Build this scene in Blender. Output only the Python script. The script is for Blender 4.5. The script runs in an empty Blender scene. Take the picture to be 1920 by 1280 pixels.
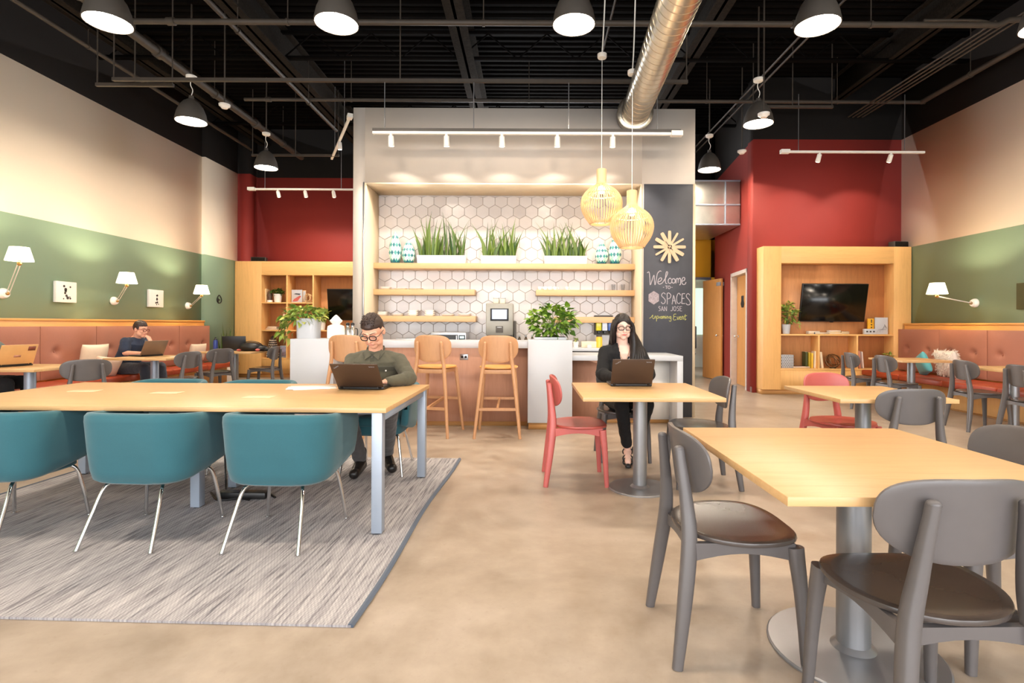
import bpy, bmesh, math, random
from mathutils import Vector, Matrix, Euler, noise
random.seed(7)
SC = bpy.context.scene
COL = SC.collection
PI = math.pi
R = math.radians
V = Vector
HC = 1.225                      # eye height
TH = 0.0044                     # slight roll of the photograph

def at(u, v, Y):
    """point seen at photo pixel (u, v) standing at distance Y"""
    dx, dy = u - 990.0, v - 608.0
    return V(((dx + dy * TH) / 1000 * Y, Y, HC - (dy - dx * TH) / 1000 * Y))

# ------------------------------------------------------------ materials
def lin(c):
    return tuple(((x / 255) / 12.92 if x / 255 <= .04045 else ((x / 255 + .055) / 1.055) ** 2.4) for x in c) + (1.0,)

class NT:
    def __init__(s, name):
        s.m = bpy.data.materials.new(name); s.m.use_nodes = True
        s.t = s.m.node_tree; s.n = s.t.nodes
        s.b = s.n['Principled BSDF']; s.out = s.n['Material Output']
    def node(s, typ, **kw):
        n = s.n.new(typ)
        for k, v in kw.items():
            if k.startswith('i_'):
                n.inputs[k[2:].replace('_', ' ')].default_value = v
            else:
                setattr(n, k, v)
        return n
    def link(s, a, b): s.t.links.new(a, b)
    def coords(s, scale=(1, 1, 1), rot=(0, 0, 0), which='Object'):
        tc = s.node('ShaderNodeTexCoord'); mp = s.node('ShaderNodeMapping')
        mp.inputs['Scale'].default_value = scale; mp.inputs['Rotation'].default_value = rot
        s.link(tc.outputs[which], mp.inputs['Vector']); return mp.outputs['Vector']
    def noise(s, vec, scale, detail=4, rough=.55, dist=0):
        n = s.node('ShaderNodeTexNoise'); n.inputs['Scale'].default_value = scale
        n.inputs['Detail'].default_value = detail; n.inputs['Roughness'].default_value = rough
        n.inputs['Distortion'].default_value = dist
        s.link(vec, n.inputs['Vector']); return n.outputs['Fac']
    def ramp(s, fac, stops):
        r = s.node('ShaderNodeValToRGB'); e = r.color_ramp.elements
        e[0].position, e[0].color = stops[0]; e[1].position, e[1].color = stops[-1]
        for p, c in stops[1:-1]:
            x = e.new(p); x.color = c
        s.link(fac, r.inputs['Fac']); return r.outputs['Color']
    def mix(s, fac, a, b, mode='MIX'):
        m = s.node('ShaderNodeMix', data_type='RGBA', blend_type=mode)
        for sock, val in ((m.inputs[0], fac), (m.inputs[6], a), (m.inputs[7], b)):
            if hasattr(val, 'links') or isinstance(val, bpy.types.NodeSocket): s.link(val, sock)
            else: sock.default_value = val
        return m.outputs[2]
    def math(s, op, a, b=0.0):
        m = s.node('ShaderNodeMath', operation=op)
        for sock, val in ((m.inputs[0], a), (m.inputs[1], b)):
            if isinstance(val, bpy.types.NodeSocket): s.link(val, sock)
            else: sock.default_value = val
        return m.outputs[0]
    def bump(s, h, strength=.2, dist=.01):
        b = s.node('ShaderNodeBump'); b.inputs['Strength'].default_value = strength; b.inputs['Distance'].default_value = dist
        s.link(h, b.inputs['Height']); s.link(b.outputs['Normal'], s.b.inputs['Normal'])
    def col(s, c):
        if isinstance(c, bpy.types.NodeSocket): s.link(c, s.b.inputs['Base Color'])
        else: s.b.inputs['Base Color'].default_value = c
    def set(s, **k):
        for a, v in k.items(): s.b.inputs[a.replace('_', ' ')].default_value = v
        return s

def plain(name, c, rough=.5, metal=0.0, var=.06, scale=8, bump=0.0, bscale=120, spec=.5):
    t = NT(name); vec = t.coords()
    c = lin(c); d = tuple(x * (1 - var) for x in c[:3]) + (1,); e = tuple(min(1, x * (1 + var)) for x in c[:3]) + (1,)
    t.col(t.ramp(t.noise(vec, scale, 3), [(.3, d), (.7, e)]))
    t.set(Roughness=rough, Metallic=metal); t.b.inputs['Specular IOR Level'].default_value = spec
    if bump: t.bump(t.noise(vec, bscale, 2), bump, .004)
    return t.m

def wood(name, c, axis='x', rough=.42, contrast=.16, scale=1.0):
    t = NT(name)
    sc = {'x': (1.2, 16, 16), 'y': (16, 1.2, 16), 'z': (16, 16, 1.2)}[axis]
    vec = t.coords(tuple(q * scale for q in sc))
    c = lin(c)
    f = t.noise(vec, 1.6, 6, .6, .6); f2 = t.noise(vec, 9, 3, .6)
    dk = (c[0] * (1 - contrast), c[1] * (1 - contrast * 1.35), c[2] * (1 - contrast * 1.7), 1)
    lt = tuple(min(1, x * (1 + contrast * .55)) for x in c[:3]) + (1,)
    base = t.ramp(f, [(.28, dk), (.5, c), (.74, lt)])
    t.col(t.mix(.25, base, t.ramp(f2, [(.35, dk), (.65, lt)])))
    t.set(Roughness=rough); t.bump(f2, .06, .003)
    return t.m

def emit(name, c, strength, base=(240, 235, 225)):
    t = NT(name); vec = t.coords()
    t.col(lin(base)); t.b.inputs['Emission Color'].default_value = lin(c); t.b.inputs['Emission Strength'].default_value = strength
    return t.m

def fabric(name, c, rough=.9, var=.1, scale=260, sheen=.2):
    t = NT(name); vec = t.coords(); c = lin(c)
    f = t.noise(vec, scale, 2); g = t.noise(vec, 5, 3)
    d = tuple(x * (1 - var) for x in c[:3]) + (1,); e = tuple(min(1, x * (1 + var)) for x in c[:3]) + (1,)
    t.col(t.mix(.5, t.ramp(f, [(.3, d), (.7, e)]), t.ramp(g, [(.3, d), (.7, e)])))
    t.set(Roughness=rough); t.b.inputs['Sheen Weight'].default_value = sheen
    t.bump(f, .15, .002)
    return t.m

# ------------------------------------------------------------ scene objects
def tag(o, label=None, cat=None, group=None, kind=None):
    if label: o['label'] = label
    if cat: o['category'] = cat
    if group: o['group'] = group
    if kind: o['kind'] = kind
    return o

def thing(name, label, cat, loc=(0, 0, 0), rz=0, group=None):
    o = bpy.data.objects.new(name, None); COL.objects.link(o); o.empty_display_size = .05
    o.location = loc; o.rotation_euler = (0, 0, rz)
    return tag(o, label, cat, group)

def mesh_obj(name, me, mat, parent=None, loc=None, rot=None, label=None):
    o = bpy.data.objects.new(name, me); COL.objects.link(o)
    for m in (mat if isinstance(mat, (list, tuple)) else [mat]): me.materials.append(m)
    if parent is not None: o.parent = parent
    if loc is not None: o.location = loc
    if rot is not None: o.rotation_euler = rot
    if label: o['label'] = label
    return o

def obj(name, bm, mat, parent=None, loc=None, rot=None, smooth=True, label=None, ang=38):
    me = bpy.data.meshes.new(name)
    bmesh.ops.recalc_face_normals(bm, faces=bm.faces)
    bm.to_mesh(me); bm.free()
    if smooth:
        me.polygons.foreach_set('use_smooth', [True] * len(me.polygons))
        me.set_sharp_from_angle(angle=R(ang))
    return mesh_obj(name, me, mat, parent, loc, rot, label)

def solo(name, bm, mat, label, cat, loc=(0, 0, 0), rz=0, group=None, **kw):
    o = obj(name, bm, mat, None, loc, (0, 0, rz), **kw)
    return tag(o, label, cat, group)

def struct(name, bm, mat, parent=None, **kw):
    o = obj(name, bm, mat, parent, **kw)
    if parent is None: o['kind'] = 'structure'
    return o

def dup(root, loc, rz=0, label=None, group=None, mats=None):
    def cp(o, par):
        c = o.copy(); COL.objects.link(c)
        if par is not None: c.parent = par
        if mats and c.type == 'MESH' and mats.get(o.data.materials[0].name):
            c.data = o.data.copy(); c.data.materials[0] = mats[o.data.materials[0].name]
        for ch in o.children: cp(ch, c)
        return c
    r = cp(root, None); r.location = loc; r.rotation_euler = (0, 0, rz)
    return tag(r, label, None, group)

# ------------------------------------------------------------ mesh pieces
def B(): return bmesh.new()

def box(bm, x0, y0, z0, x1, y1, z1, bev=0.0, seg=2, mat=None):
    t = bmesh.new()
    bmesh.ops.create_cube(t, size=1, matrix=Matrix.Translation(((x0 + x1) / 2, (y0 + y1) / 2, (z0 + z1) / 2)) @ Matrix.Diagonal((abs(x1 - x0), abs(y1 - y0), abs(z1 - z0), 1)))
    if bev: bmesh.ops.bevel(t, geom=t.edges[:], offset=bev, segments=seg, affect='EDGES', profile=.5)
    return merge(bm, t, mat)

def merge(bm, t, M=None, idx=None):
    vm = {}
    for v in t.verts: vm[v] = bm.verts.new(M @ v.co if M is not None else v.co)
    for f in t.faces:
        try:
            g = bm.faces.new([vm[v] for v in f.verts]); g.material_index = f.material_index if idx is None else idx; g.smooth = True
        except ValueError: pass
    t.free()
    return list(vm.values())

def frame(d, up=V((0, 0, 1))):
    d = d.normalized()
    if abs(d.dot(up)) > .98: up = V((0, 1, 0)) if abs(d.y) < .9 else V((1, 0, 0))
    a = up.cross(d).normalized(); return a, d.cross(a).normalized()

def rings(bm, rs, cap=True, closed=False):
    vs = [[bm.verts.new(p) for p in r] for r in rs]
    n = len(vs[0]); L = len(vs)
    for i in range(L if closed else L - 1):
        a, b = vs[i], vs[(i + 1) % L]
        for k in range(n):
            try: bm.faces.new((a[k], a[(k + 1) % n], b[(k + 1) % n], b[k]))
            except ValueError: pass
    if cap and not closed:
        for r in (vs[0], vs[-1]):
            try: bm.faces.new(r)
            except ValueError: pass
    return vs

def smooth_path(pts, n=6, closed=False):
    pts = [V(p) for p in pts]; out = []; L = len(pts)
    for i in range(L if closed else L - 1):
        p0 = pts[(i - 1) % L] if (closed or i > 0) else pts[0] * 2 - pts[1]
        p1 = pts[i]; p2 = pts[(i + 1) % L]
        p3 = pts[(i + 2) % L] if (closed or i + 2 < L) else pts[-1] * 2 - pts[-2]
        for k in range(n):
            t = k / n
            out.append(.5 * ((2 * p1) + (p2 - p0) * t + (2 * p0 - 5 * p1 + 4 * p2 - p3) * t * t + (3 * p1 - p0 - 3 * p2 + p3) * t ** 3))
    if not closed: out.append(pts[-1])
    return out

def tube(bm, pts, r, seg=10, flat=1.0, closed=False, power=2.0):
    """swept tube; r a number or a list of radii"""
    pts = [V(p) for p in pts]; rs = []; L = len(pts)
    rad = r if isinstance(r, (list, tuple)) else [r] * L
    prev = None
    for i, p in enumerate(pts):
        d = (pts[(i + 1) % L] - pts[i - 1]) if closed else (pts[min(i + 1, L - 1)] - pts[max(i - 1, 0)])
        if d.length < 1e-9: d = V((0, 0, 1))
        if prev is None: a, b = frame(d)
        else:
            d = d.normalized(); a = prev - d * prev.dot(d)
            a = a.normalized() if a.length > 1e-6 else frame(d)[0]; b = d.cross(a)
        prev = a
        ring = []
        for k in range(seg):
            c, s = math.cos(2 * PI * k / seg), math.sin(2 * PI * k / seg)
            if power != 2: 
                e = 2 / power; c = math.copysign(abs(c) ** e, c); s = math.copysign(abs(s) ** e, s)
            ring.append(p + a * (rad[i] * c) + b * (rad[i] * s * flat))
        rs.append(ring)
    rings(bm, rs, closed=closed); return rs

def cyl(bm, p0, p1, r0, r1=None, seg=20, bev=0.0):
    p0, p1 = V(p0), V(p1); r1 = r0 if r1 is None else r1
    d = (p1 - p0); L = d.length; a, b = frame(d); d = d.normalized()
    prof = [(0, r0), (L, r1)] if not bev else [(0, r0 - bev), (bev * .3, r0 - bev * .3), (bev, r0), (L - bev, r1), (L - bev * .3, r1 - bev * .3), (L, r1 - bev)]
    rings(bm, [[p0 + d * h + (a * math.cos(2 * PI * k / seg) + b * math.sin(2 * PI * k / seg)) * r for k in range(seg)] for h, r in prof])

def lathe(bm, prof, c=(0, 0, 0), seg=24, axis='z', cap=True):
    c = V(c)
    def P(r, h, k):
        x, y = r * math.cos(2 * PI * k / seg), r * math.sin(2 * PI * k / seg)
        return c + (V((x, y, h)) if axis == 'z' else V((x, h, y)) if axis == 'y' else V((h, x, y)))
    return rings(bm, [[P(max(r, 1e-4), h, k) for k in range(seg)] for r, h in prof], cap=cap)

def sph(bm, c, r, seg=14, M=None):
    c = V(c); r = r if isinstance(r, (tuple, list)) else (r, r, r)
    t = bmesh.new(); bmesh.ops.create_uvsphere(t, u_segments=seg, v_segments=max(6, seg * 2 // 3), radius=1)
    m = Matrix.Translation(c) @ (M.to_4x4() if M is not None else Matrix()) @ Matrix.Diagonal((*r, 1))
    return merge(bm, t, m)

def rc(bm, p0, p1, r0, r1, seg=12):
    """tapered capsule"""
    p0, p1 = V(p0), V(p1); d = p1 - p0; L = max(d.length, 1e-5); a, b = frame(d); d = d / L
    rs = []
    for j in range(1, 5):
        th = PI / 2 * (1 - j / 5 * 1.0); rs.append((p0 - d * r0 * math.sin(th), r0 * math.cos(th)))
    rs.append((p0, r0)); rs.append((p1, r1))
    for j in range(1, 5):
        th = PI / 2 * j / 5; rs.append((p1 + d * r1 * math.sin(th), r1 * math.cos(th)))
    rings(bm, [[c + (a * math.cos(2 * PI * k / seg) + b * math.sin(2 * PI * k / seg)) * r for k in range(seg)] for c, r in rs])

def prism(bm, pts2, h0, h1, plane='xy'):
    """extrude a 2-D outline: xy -> z, xz -> y, yz -> x"""
    def P(p, h): return V((p[0], p[1], h)) if plane == 'xy' else V((p[0], h, p[1])) if plane == 'xz' else V((h, p[0], p[1]))
    rings(bm, [[P(p, h0) for p in pts2], [P(p, h1) for p in pts2]])

def superel(a, b, n=2.6, seg=40, nb=None):
    out = []
    for k in range(seg):
        t = 2 * PI * k / seg; c, s = math.cos(t), math.sin(t)
        e = 2 / (n if s >= 0 or nb is None else nb)
        out.append((a * math.copysign(abs(c) ** e, c), b * math.copysign(abs(s) ** e, s)))
    return out

def plate(bm, outline, t, fmap, nr=6, rnd=.35):
    """curved sheet of thickness t with a rounded edge; fmap(x, y) -> (point, normal)"""
    n = len(outline); cx = sum(p[0] for p in outline) / n; cy = sum(p[1] for p in outline) / n
    def ring(f, s, shrink=0.0):
        out = []
        for p in outline:
            dx, dy = p[0] - cx, p[1] - cy; L = math.hypot(dx, dy); g = f * max(0, (L - shrink) / L)
            P, N = fmap(cx + dx * g, cy + dy * g); out.append(P + N * s)
        return out
    rs = []
    fr = [i / nr for i in range(1, nr + 1)]
    for f in fr[:-1]: rs.append(ring(f, t / 2))
    rs += [ring(1, t / 2, t * .5), ring(1, t * .36, t * .12), ring(1, 0), ring(1, -t * .36, t * .12), ring(1, -t / 2, t * .5)]
    for f in reversed(fr[:-1]): rs.append(ring(f, -t / 2))
    vs = rings(bm, rs, cap=False)
    P, N = fmap(cx, cy)
    for r, s in ((vs[0], t / 2), (vs[-1], -t / 2)):
        c = bm.verts.new(P + N * s)
        for k in range(n): bm.faces.new((r[k], r[(k + 1) % n], c))

def strokes(bm, lines, conv, r, n=5, seg=6, curve=True):
    for ln in lines:
        pts = [conv(p) for p in ln]
        tube(bm, smooth_path(pts, n) if curve and len(pts) > 2 else pts, r, seg)

def text_bm(bm, s, size, M, depth=.001):
    cu = bpy.data.curves.new('t', 'FONT'); cu.body = s; cu.size = size; cu.extrude = depth; cu.align_x = 'CENTER'; cu.align_y = 'CENTER'
    o = bpy.data.objects.new('t', cu); COL.objects.link(o)
    me = bpy.data.meshes.new_from_object(o.evaluated_get(bpy.context.evaluated_depsgraph_get()))
    bpy.data.objects.remove(o); bpy.data.curves.remove(cu)
    t = bmesh.new(); t.from_mesh(me); bpy.data.meshes.remove(me); merge(bm, t, M)

def fuse(bm, vox=.006, it=3, name='f', disp=None):
    """union of overlapping closed pieces as one continuous skin"""
    me = bpy.data.meshes.new(name); bmesh.ops.recalc_face_normals(bm, faces=bm.faces); bm.to_mesh(me); bm.free()
    o = bpy.data.objects.new(name, me); COL.objects.link(o)
    m = o.modifiers.new('r', 'REMESH'); m.mode = 'VOXEL'; m.voxel_size = vox; m.use_smooth_shade = True
    if it:
        s = o.modifiers.new('s', 'SMOOTH'); s.factor = .5; s.iterations = it
    dg = bpy.context.evaluated_depsgraph_get()
    out = bpy.data.meshes.new_from_object(o.evaluated_get(dg), depsgraph=dg)
    bpy.data.objects.remove(o); bpy.data.meshes.remove(me)
    if disp:
        nn = [v.normal.copy() for v in out.vertices]
        for v, n_ in zip(out.vertices, nn): v.co = v.co + n_ * disp(v.co)
    out.polygons.foreach_set('use_smooth', [True] * len(out.polygons))
    return out

def light(kind, name, loc, energy, color=(1, .86, .68), parent=None, **kw):
    l = bpy.data.lights.new(name, kind); l.energy = energy; l.color = color
    rot = kw.pop('rot', None)
    for k, v in kw.items(): setattr(l, k, v)
    o = bpy.data.objects.new(name, l); COL.objects.link(o); o.location = loc
    if rot: o.rotation_euler = rot
    if parent is not None: o.parent = parent
    return o
WORLD, EXPO = 3.3, 1.4
# ============================================================ materials of the place
M = {}
M['oak'] = wood('oak', (204, 164, 114), 'x', .38, .12)
M['oak_edge'] = wood('oak_edge', (205, 152, 92), 'x', .5, .14)
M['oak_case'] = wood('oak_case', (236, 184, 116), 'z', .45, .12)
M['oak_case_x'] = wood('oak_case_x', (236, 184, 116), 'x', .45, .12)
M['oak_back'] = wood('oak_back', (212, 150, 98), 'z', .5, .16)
M['oak_shelf'] = wood('oak_shelf', (200, 160, 114), 'x', .42, .08)
M['oak_ledge'] = wood('oak_ledge', (222, 158, 82), 'y', .45, .12)
M['bar_panel'] = wood('bar_panel', (196, 146, 120), 'z', .5, .12)
M['stool_wood'] = wood('stool_wood', (200, 150, 108), 'z', .45, .1)
M['stool_seat'] = wood('stool_seat', (224, 164, 92), 'x', .4, .1)
M['door_wood'] = wood('door_wood', (218, 158, 88), 'z', .42, .14)
M['birch'] = wood('birch', (226, 190, 142), 'z', .5, .08)
M['cream'] = plain('cream', (238, 220, 196), .75, var=.012, bump=.05, bscale=300)
M['cream_case'] = plain('cream_case', (214, 194, 164), .7, var=.012)
M['taupe'] = plain('taupe', (194, 183, 172), .75, var=.012, bump=.05, bscale=300)
M['red'] = plain('red', (158, 48, 42), .72, var=.02, bump=.05, bscale=300)
M['yellow'] = plain('yellow', (226, 172, 40), .7, var=.02)
M['slate'] = plain('slate', (66, 67, 74), .8, var=.07, scale=5)
M['black_paint'] = plain('black_paint', (12, 10, 9), .9, var=.1, spec=.05)
M['black_pipe'] = plain('black_pipe', (62, 54, 46), .6, var=.12)
M['black_beam'] = plain('black_beam', (36, 31, 26), .9, var=.3, scale=30, bump=.6, bscale=60, spec=.1)
M['white'] = plain('white', (192, 194, 199), .35, var=.008)
M['white_matte'] = plain('white_matte', (240, 236, 228), .6, var=.01)
M['office'] = plain('office', (206, 212, 196), .6, var=.02)
M['grey_lacquer'] = plain('grey_lacquer', (94, 89, 88), .38, var=.03, scale=14)
M['grey_seat'] = plain('grey_seat', (74, 66, 62), .26, var=.05, scale=14)
M['coral'] = plain('coral', (186, 92, 86), .4, var=.03)
M['teal'] = fabric('teal', (42, 93, 103), .92, .08)
M['silver'] = plain('silver', (158, 168, 182), .4, .3, var=.02)
M['steel'] = plain('steel', (176, 176, 178), .3, .8, var=.03)
M['pole_grey'] = plain('pole_grey', (150, 150, 152), .36, .6, var=.03)
M['chrome'] = plain('chrome', (225, 225, 225), .14, 1.0, var=.01)
M['duct'] = plain('duct', (205, 196, 180), .28, .95, var=.08, scale=20, bump=.1, bscale=30)
M['ceramic'] = plain('ceramic', (244, 240, 234), .25, var=.01)
M['black_plastic'] = plain('black_plastic', (24, 23, 23), .4, var=.05)
M['lamp_grey'] = plain('lamp_grey', (78, 72, 66), .55, var=.05)
M['screen'] = plain('screen', (8, 8, 9), .24, var=.1)
M['laptop'] = plain('laptop', (66, 50, 40), .42, .1, var=.04)
M['leather_back'] = fabric('leather_back', (164, 104, 80), .6, .06, 90, .1)
M['leather_seat'] = fabric('leather_seat', (168, 66, 36), .42, .08, 60, .0)
M['skin'] = plain('skin', (226, 168, 140), .5, var=.05, scale=30)
M['skin_pale'] = plain('skin_pale', (238, 196, 176), .5, var=.03, scale=30)
M['lamp_lens'] = emit('lamp_lens', (255, 238, 216), 60)
M['shade'] = emit('shade', (255, 232, 190), 2.6)
M['spot_lens'] = emit('spot_lens', (255, 236, 205), 8)
M['brass'] = plain('brass', (190, 150, 90), .3, .9)
M['leaf'] = None

def leaf_mat(name, a, b, rough=.45):
    t = NT(name); g = t.node('ShaderNodeNewGeometry')
    t.col(t.ramp(g.outputs['Random Per Island'], [(.0, lin(a)), (1, lin(b))]))
    t.set(Roughness=rough); t.b.inputs['Subsurface Weight'].default_value = .0
    return t.m
M['leaf_dark'] = leaf_mat('leaf_dark', (34, 66, 20), (104, 124, 40))
M['leaf_mid'] = leaf_mat('leaf_mid', (50, 96, 24), (128, 158, 46))
M['leaf_pale'] = leaf_mat('leaf_pale', (70, 120, 40), (190, 190, 90))

def two_tone(name, upper, lower, z):
    t = NT(name); vec = t.coords()
    sx = t.node('ShaderNodeSeparateXYZ'); t.link(vec, sx.inputs[0])
    f = t.math('GREATER_THAN', sx.outputs['Z'], z)
    n = t.noise(vec, 3, 2)
    lo = t.ramp(n, [(.3, tuple(q * .98 for q in lin(lower)[:3]) + (1,)), (.7, lin(lower))])
    blk = t.math('GREATER_THAN', sx.outputs['Z'], 4.62)
    c = t.mix(f, lo, lin(upper)); c = t.mix(blk, c, lin((34, 29, 26)))
    t.col(c); t.set(Roughness=.72); t.bump(t.noise(vec, 300, 2), .05, .003)
    return t.m
M['wall_paint'] = two_tone('wall_paint', (250, 234, 212), (142, 168, 142), 2.63)
def above(name, c, z=4.62):
    t = NT(name); vec = t.coords(); sx = t.node('ShaderNodeSeparateXYZ'); t.link(vec, sx.inputs[0])
    t.col(t.mix(t.math('GREATER_THAN', sx.outputs['Z'], z), lin(c), lin((34, 29, 26)))); t.set(Roughness=.72)
    return t.m
M['red_wall'] = above('red_wall', (150, 47, 39))

def concrete():
    t = NT('concrete'); vec = t.coords()
    a = t.noise(vec, .9, 7, .62, .4); b = t.noise(vec, 6, 5, .6); c = t.noise(vec, 45, 3)
    base = t.ramp(a, [(.30, lin((132, 114, 97))), (.5, lin((166, 149, 131))), (.70, lin((188, 173, 157)))])
    base = t.mix(.35, base, t.ramp(b, [(.3, lin((134, 117, 100))), (.7, lin((186, 171, 155)))]))
    base = t.mix(t.ramp(c, [(.60, (0, 0, 0, 1)), (.80, (.3, .3, .3, 1))]), base, lin((140, 118, 94)))
    t.col(base)
    t.link(t.ramp(b, [(.3, (.30, .30, .30, 1)), (.7, (.48, .48, .48, 1))]), t.b.inputs['Roughness'])
    t.b.inputs['Specular IOR Level'].default_value = .42
    t.bump(c, .03, .002)
    return t.m
M['concrete'] = concrete()

def rug_mat():
    t = NT('rug_weave')
    v1 = t.coords((9, .55, 1)); v2 = t.coords((70, 3.2, 1)); v3 = t.coords((1, 1, 1))
    a = t.noise(v1, 1.0, 5, .7, .2); b = t.noise(v2, 1.0, 4, .7)
    ck = t.node('ShaderNodeTexChecker'); ck.inputs['Scale'].default_value = 1; t.link(t.coords((130, 65, 1)), ck.inputs['Vector'])
    base = t.ramp(a, [(.30, lin((96, 96, 106))), (.47, lin((156, 150, 150))), (.70, lin((192, 185, 182)))])
    st = t.ramp(b, [(.35, lin((50, 48, 58))), (.47, lin((162, 157, 158))), (.70, lin((216, 211, 208)))])
    c = t.mix(.68, base, st)
    c = t.mix(t.math('MULTIPLY', ck.outputs['Fac'], .24), c, lin((90, 86, 92)))
    t.col(c); t.set(Roughness=.95); t.bump(ck.outputs['Fac'], .5, .003)
    return t.m
M['rug_weave'] = rug_mat()

# ============================================================ room shell
XL, XR, YB, YR = -6.68, 6.80, 12.45, 9.73
Y0 = -3.2; ZC = 5.75
b = B(); box(b, XL - .3, Y0 - .3, -.12, XR + .3, 16, 0); struct('floor', b, M['concrete'])
# corrugated deck
b = B(); pts = []
y = Y0 - .3
while y < 13.2:
    for dy, z in ((0, 0), (.06, 0), (.08, .05), (.14, .05)): pts.append((y + dy, ZC + z))
    y += .16
pts += [(y, ZC + .2), (Y0 - .3, ZC + .2)]
rings(b, [[V((x, p[0], p[1])) for p in pts] for x in (XL - .2, XR + .2)])
struct('ceiling', b, M['black_paint'], smooth=False)
b = B(); box(b, XL - .2, Y0 - .2, 0, XL, 10.9, ZC); box(b, XL - .2, 10.9, 0, XL + .07, YB + .2, ZC)
struct('wall_left', b, M['wall_paint'], smooth=False)
b = B(); box(b, XR, Y0 - .2, 0, XR + .2, YR + .3, ZC); struct('wall_right', b, M['wall_paint'], smooth=False)
b = B(); box(b, XL, YB, 0, -1.9, YB + .2, ZC); box(b, XL + .07, 12.12, 0, -6.33, YB, ZC)
struct('wall_rear_left', b, M['red_wall'], smooth=False)
b = B(); box(b, 4.10, YR, 0, XR, YR + .25, ZC); struct('wall_rear_right', b, M['red_wall'], smooth=False)
# corridor side wall (slightly splayed) with a doorway
def wx(y): return 4.10 + .11 * (y - 9.73)
def slab(bm, y0, y1, z0, z1, th=.2, off=0.0):
    p = [(wx(y0) + off, y0), (wx(y1) + off, y1), (wx(y1) + off + th, y1), (wx(y0) + off + th, y0)]
    prism(bm, p, z0, z1)
D0, D1, DH = 10.04, 11.18, 2.30
b = B(); slab(b, YR + .01, D0, 0, ZC); slab(b, D1, 12.65, 0, ZC); slab(b, D0, D1, DH, ZC)
struct('wall_corridor', b, M['red_wall'], smooth=False)
b = B(); slab(b, D0, D0 + .07, 0, DH, .22, -.02); slab(b, D1 - .07, D1, 0, DH, .22, -.02); slab(b, D0, D1, DH - .07, DH, .22, -.02)
struct('trim_1', b, plain('door_frame', (214, 204, 196), .5), smooth=False)
door2 = thing('door_2', 'closed oak veneer door with a black round sign in the red corridor wall', 'door', (0, 0, 0)); door2['kind'] = 'structure'
b = B(); slab(b, D0 + .075, D1 - .075, .015, DH - .075, .045, .10); obj('door_leaf', b, M['door_wood'], door2, smooth=False)
b = B(); yk = D1 - .2; xk = wx(yk) + .09
cyl(b, (xk + .02, yk, 1.0), (xk - .05, yk, 1.0), .012); sph(b, (xk - .06, yk, 1.0), .03); lathe(b, [(.03, 0), (.03, .006)], (xk, yk, 1.0), axis='x')
obj('knob', b, M['chrome'], door2)
b = B(); ys = D0 + .64; xs = wx(ys) + .085
lathe(b, [(.085, 0), (.09, .006), (.085, .012)], (xs, ys, 1.66), axis='x', seg=6)
box(b, xs - .002, ys - .055, 1.72, xs + .012, ys + .055, 1.82, .006)
obj('sign', b, M['black_plastic'], door2)
# yellow back wall with the office opening
b = B(); box(b, 1.6, 12.65, 0, 3.25, 12.8, ZC); box(b, 3.25, 12.65, 2.36, 4.7, 12.8, ZC); box(b, 4.33, 12.65, 0, 4.7, 12.8, ZC)
struct('wall_corridor_end', b, above('yellow_wall', (226, 172, 40), 3.25), smooth=False)
b = B(); box(b, 3.25, 12.63, 2.31, 4.33, 12.82, 2.36); box(b, 3.25, 12.63, 0, 3.31, 12.82, 2.31); box(b, 4.27, 12.63, 0, 4.33, 12.82, 2.31)
struct('trim_2', b, M['silver'], smooth=False)
b = B(); box(b, 2.4, 15.6, 0, 6.5, 15.8, 2.8); box(b, 2.3, 12.8, 0, 2.45, 15.7, 2.8); box(b, 6.4, 12.8, 0, 6.5, 15.7, 2.8); box(b, 2.3, 12.8, 2.8, 6.5, 15.8, 2.95)
struct('wall_office', b, M['office'], smooth=False)
b = B()
for k in range(4): box(b, 3.6 + k * .42, 15.52, .95, 3.92 + k * .42, 15.6, 2.3)
struct('window_1', b, emit('daylit_pane', (200, 224, 206), .5, (150, 170, 155)), smooth=False)
d1 = thing('door_1', 'oak veneer door standing open at the end of the corridor', 'door', (4.27, 11.75, 0), math.atan2(.133, .8)); d1['kind'] = 'structure'
b = B(); box(b, -.02, 0, .012, .022, .82, 2.26, .003); obj('door_leaf', b, M['door_wood'], d1, smooth=False)
b = B()
for s in (-1, 1):
    cyl(b, (s * .018, .09, 1.0), (s * .07, .09, 1.0), .012); sph(b, (s * .075, .09, 1.0), .028)
obj('knob', b, M['chrome'], d1)
b = B(); box(b, -.05, .01, 2.1, .06, .16, 2.18, .005); obj('door_closer', b, M['silver'], d1)
# kitchen block with its niche and the chalkboard bay
NX0, NX1, NZ, NY = -2.18, 1.51, 3.10, 7.10
BX0, BX1, BZ = -2.335, 2.215, 4.10
b = B()
box(b, BX0, NY, 0, NX0, 7.9, BZ); box(b, NX1, NY, 0, BX1, 7.9, BZ); box(b, NX0, NY, NZ, NX1, 7.9, BZ)
box(b, BX0, 7.9, 0, BX1, 9.4, BZ)
struct('wall_kitchen', b, M['taupe'], smooth=False)
b = B()       # cream lining of the niche, a shade proud of the wall
box(b, NX0 - .004, NY - .006, 0, NX0 + .02, 7.9, NZ); box(b, NX1 - .02, NY - .006, 0, NX1 + .004, 7.9, NZ); box(b, NX0 + .02, NY - .006, NZ - .02, NX1 - .02, 7.9, NZ)
struct('trim_3', b, M['cream_case'], smooth=False)
b = B(); box(b, BX1 - .028, NY - .012, 0, BX1 + .006, NY + .06, NZ); struct('trim_4', b, M['cream_case'], smooth=False)
b = B(); box(b, NX0 - .022, NY - .008, 0, NX0 - .004, NY + .01, NZ + .01); struct('trim_5', b, M['steel'], smooth=False)
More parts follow.
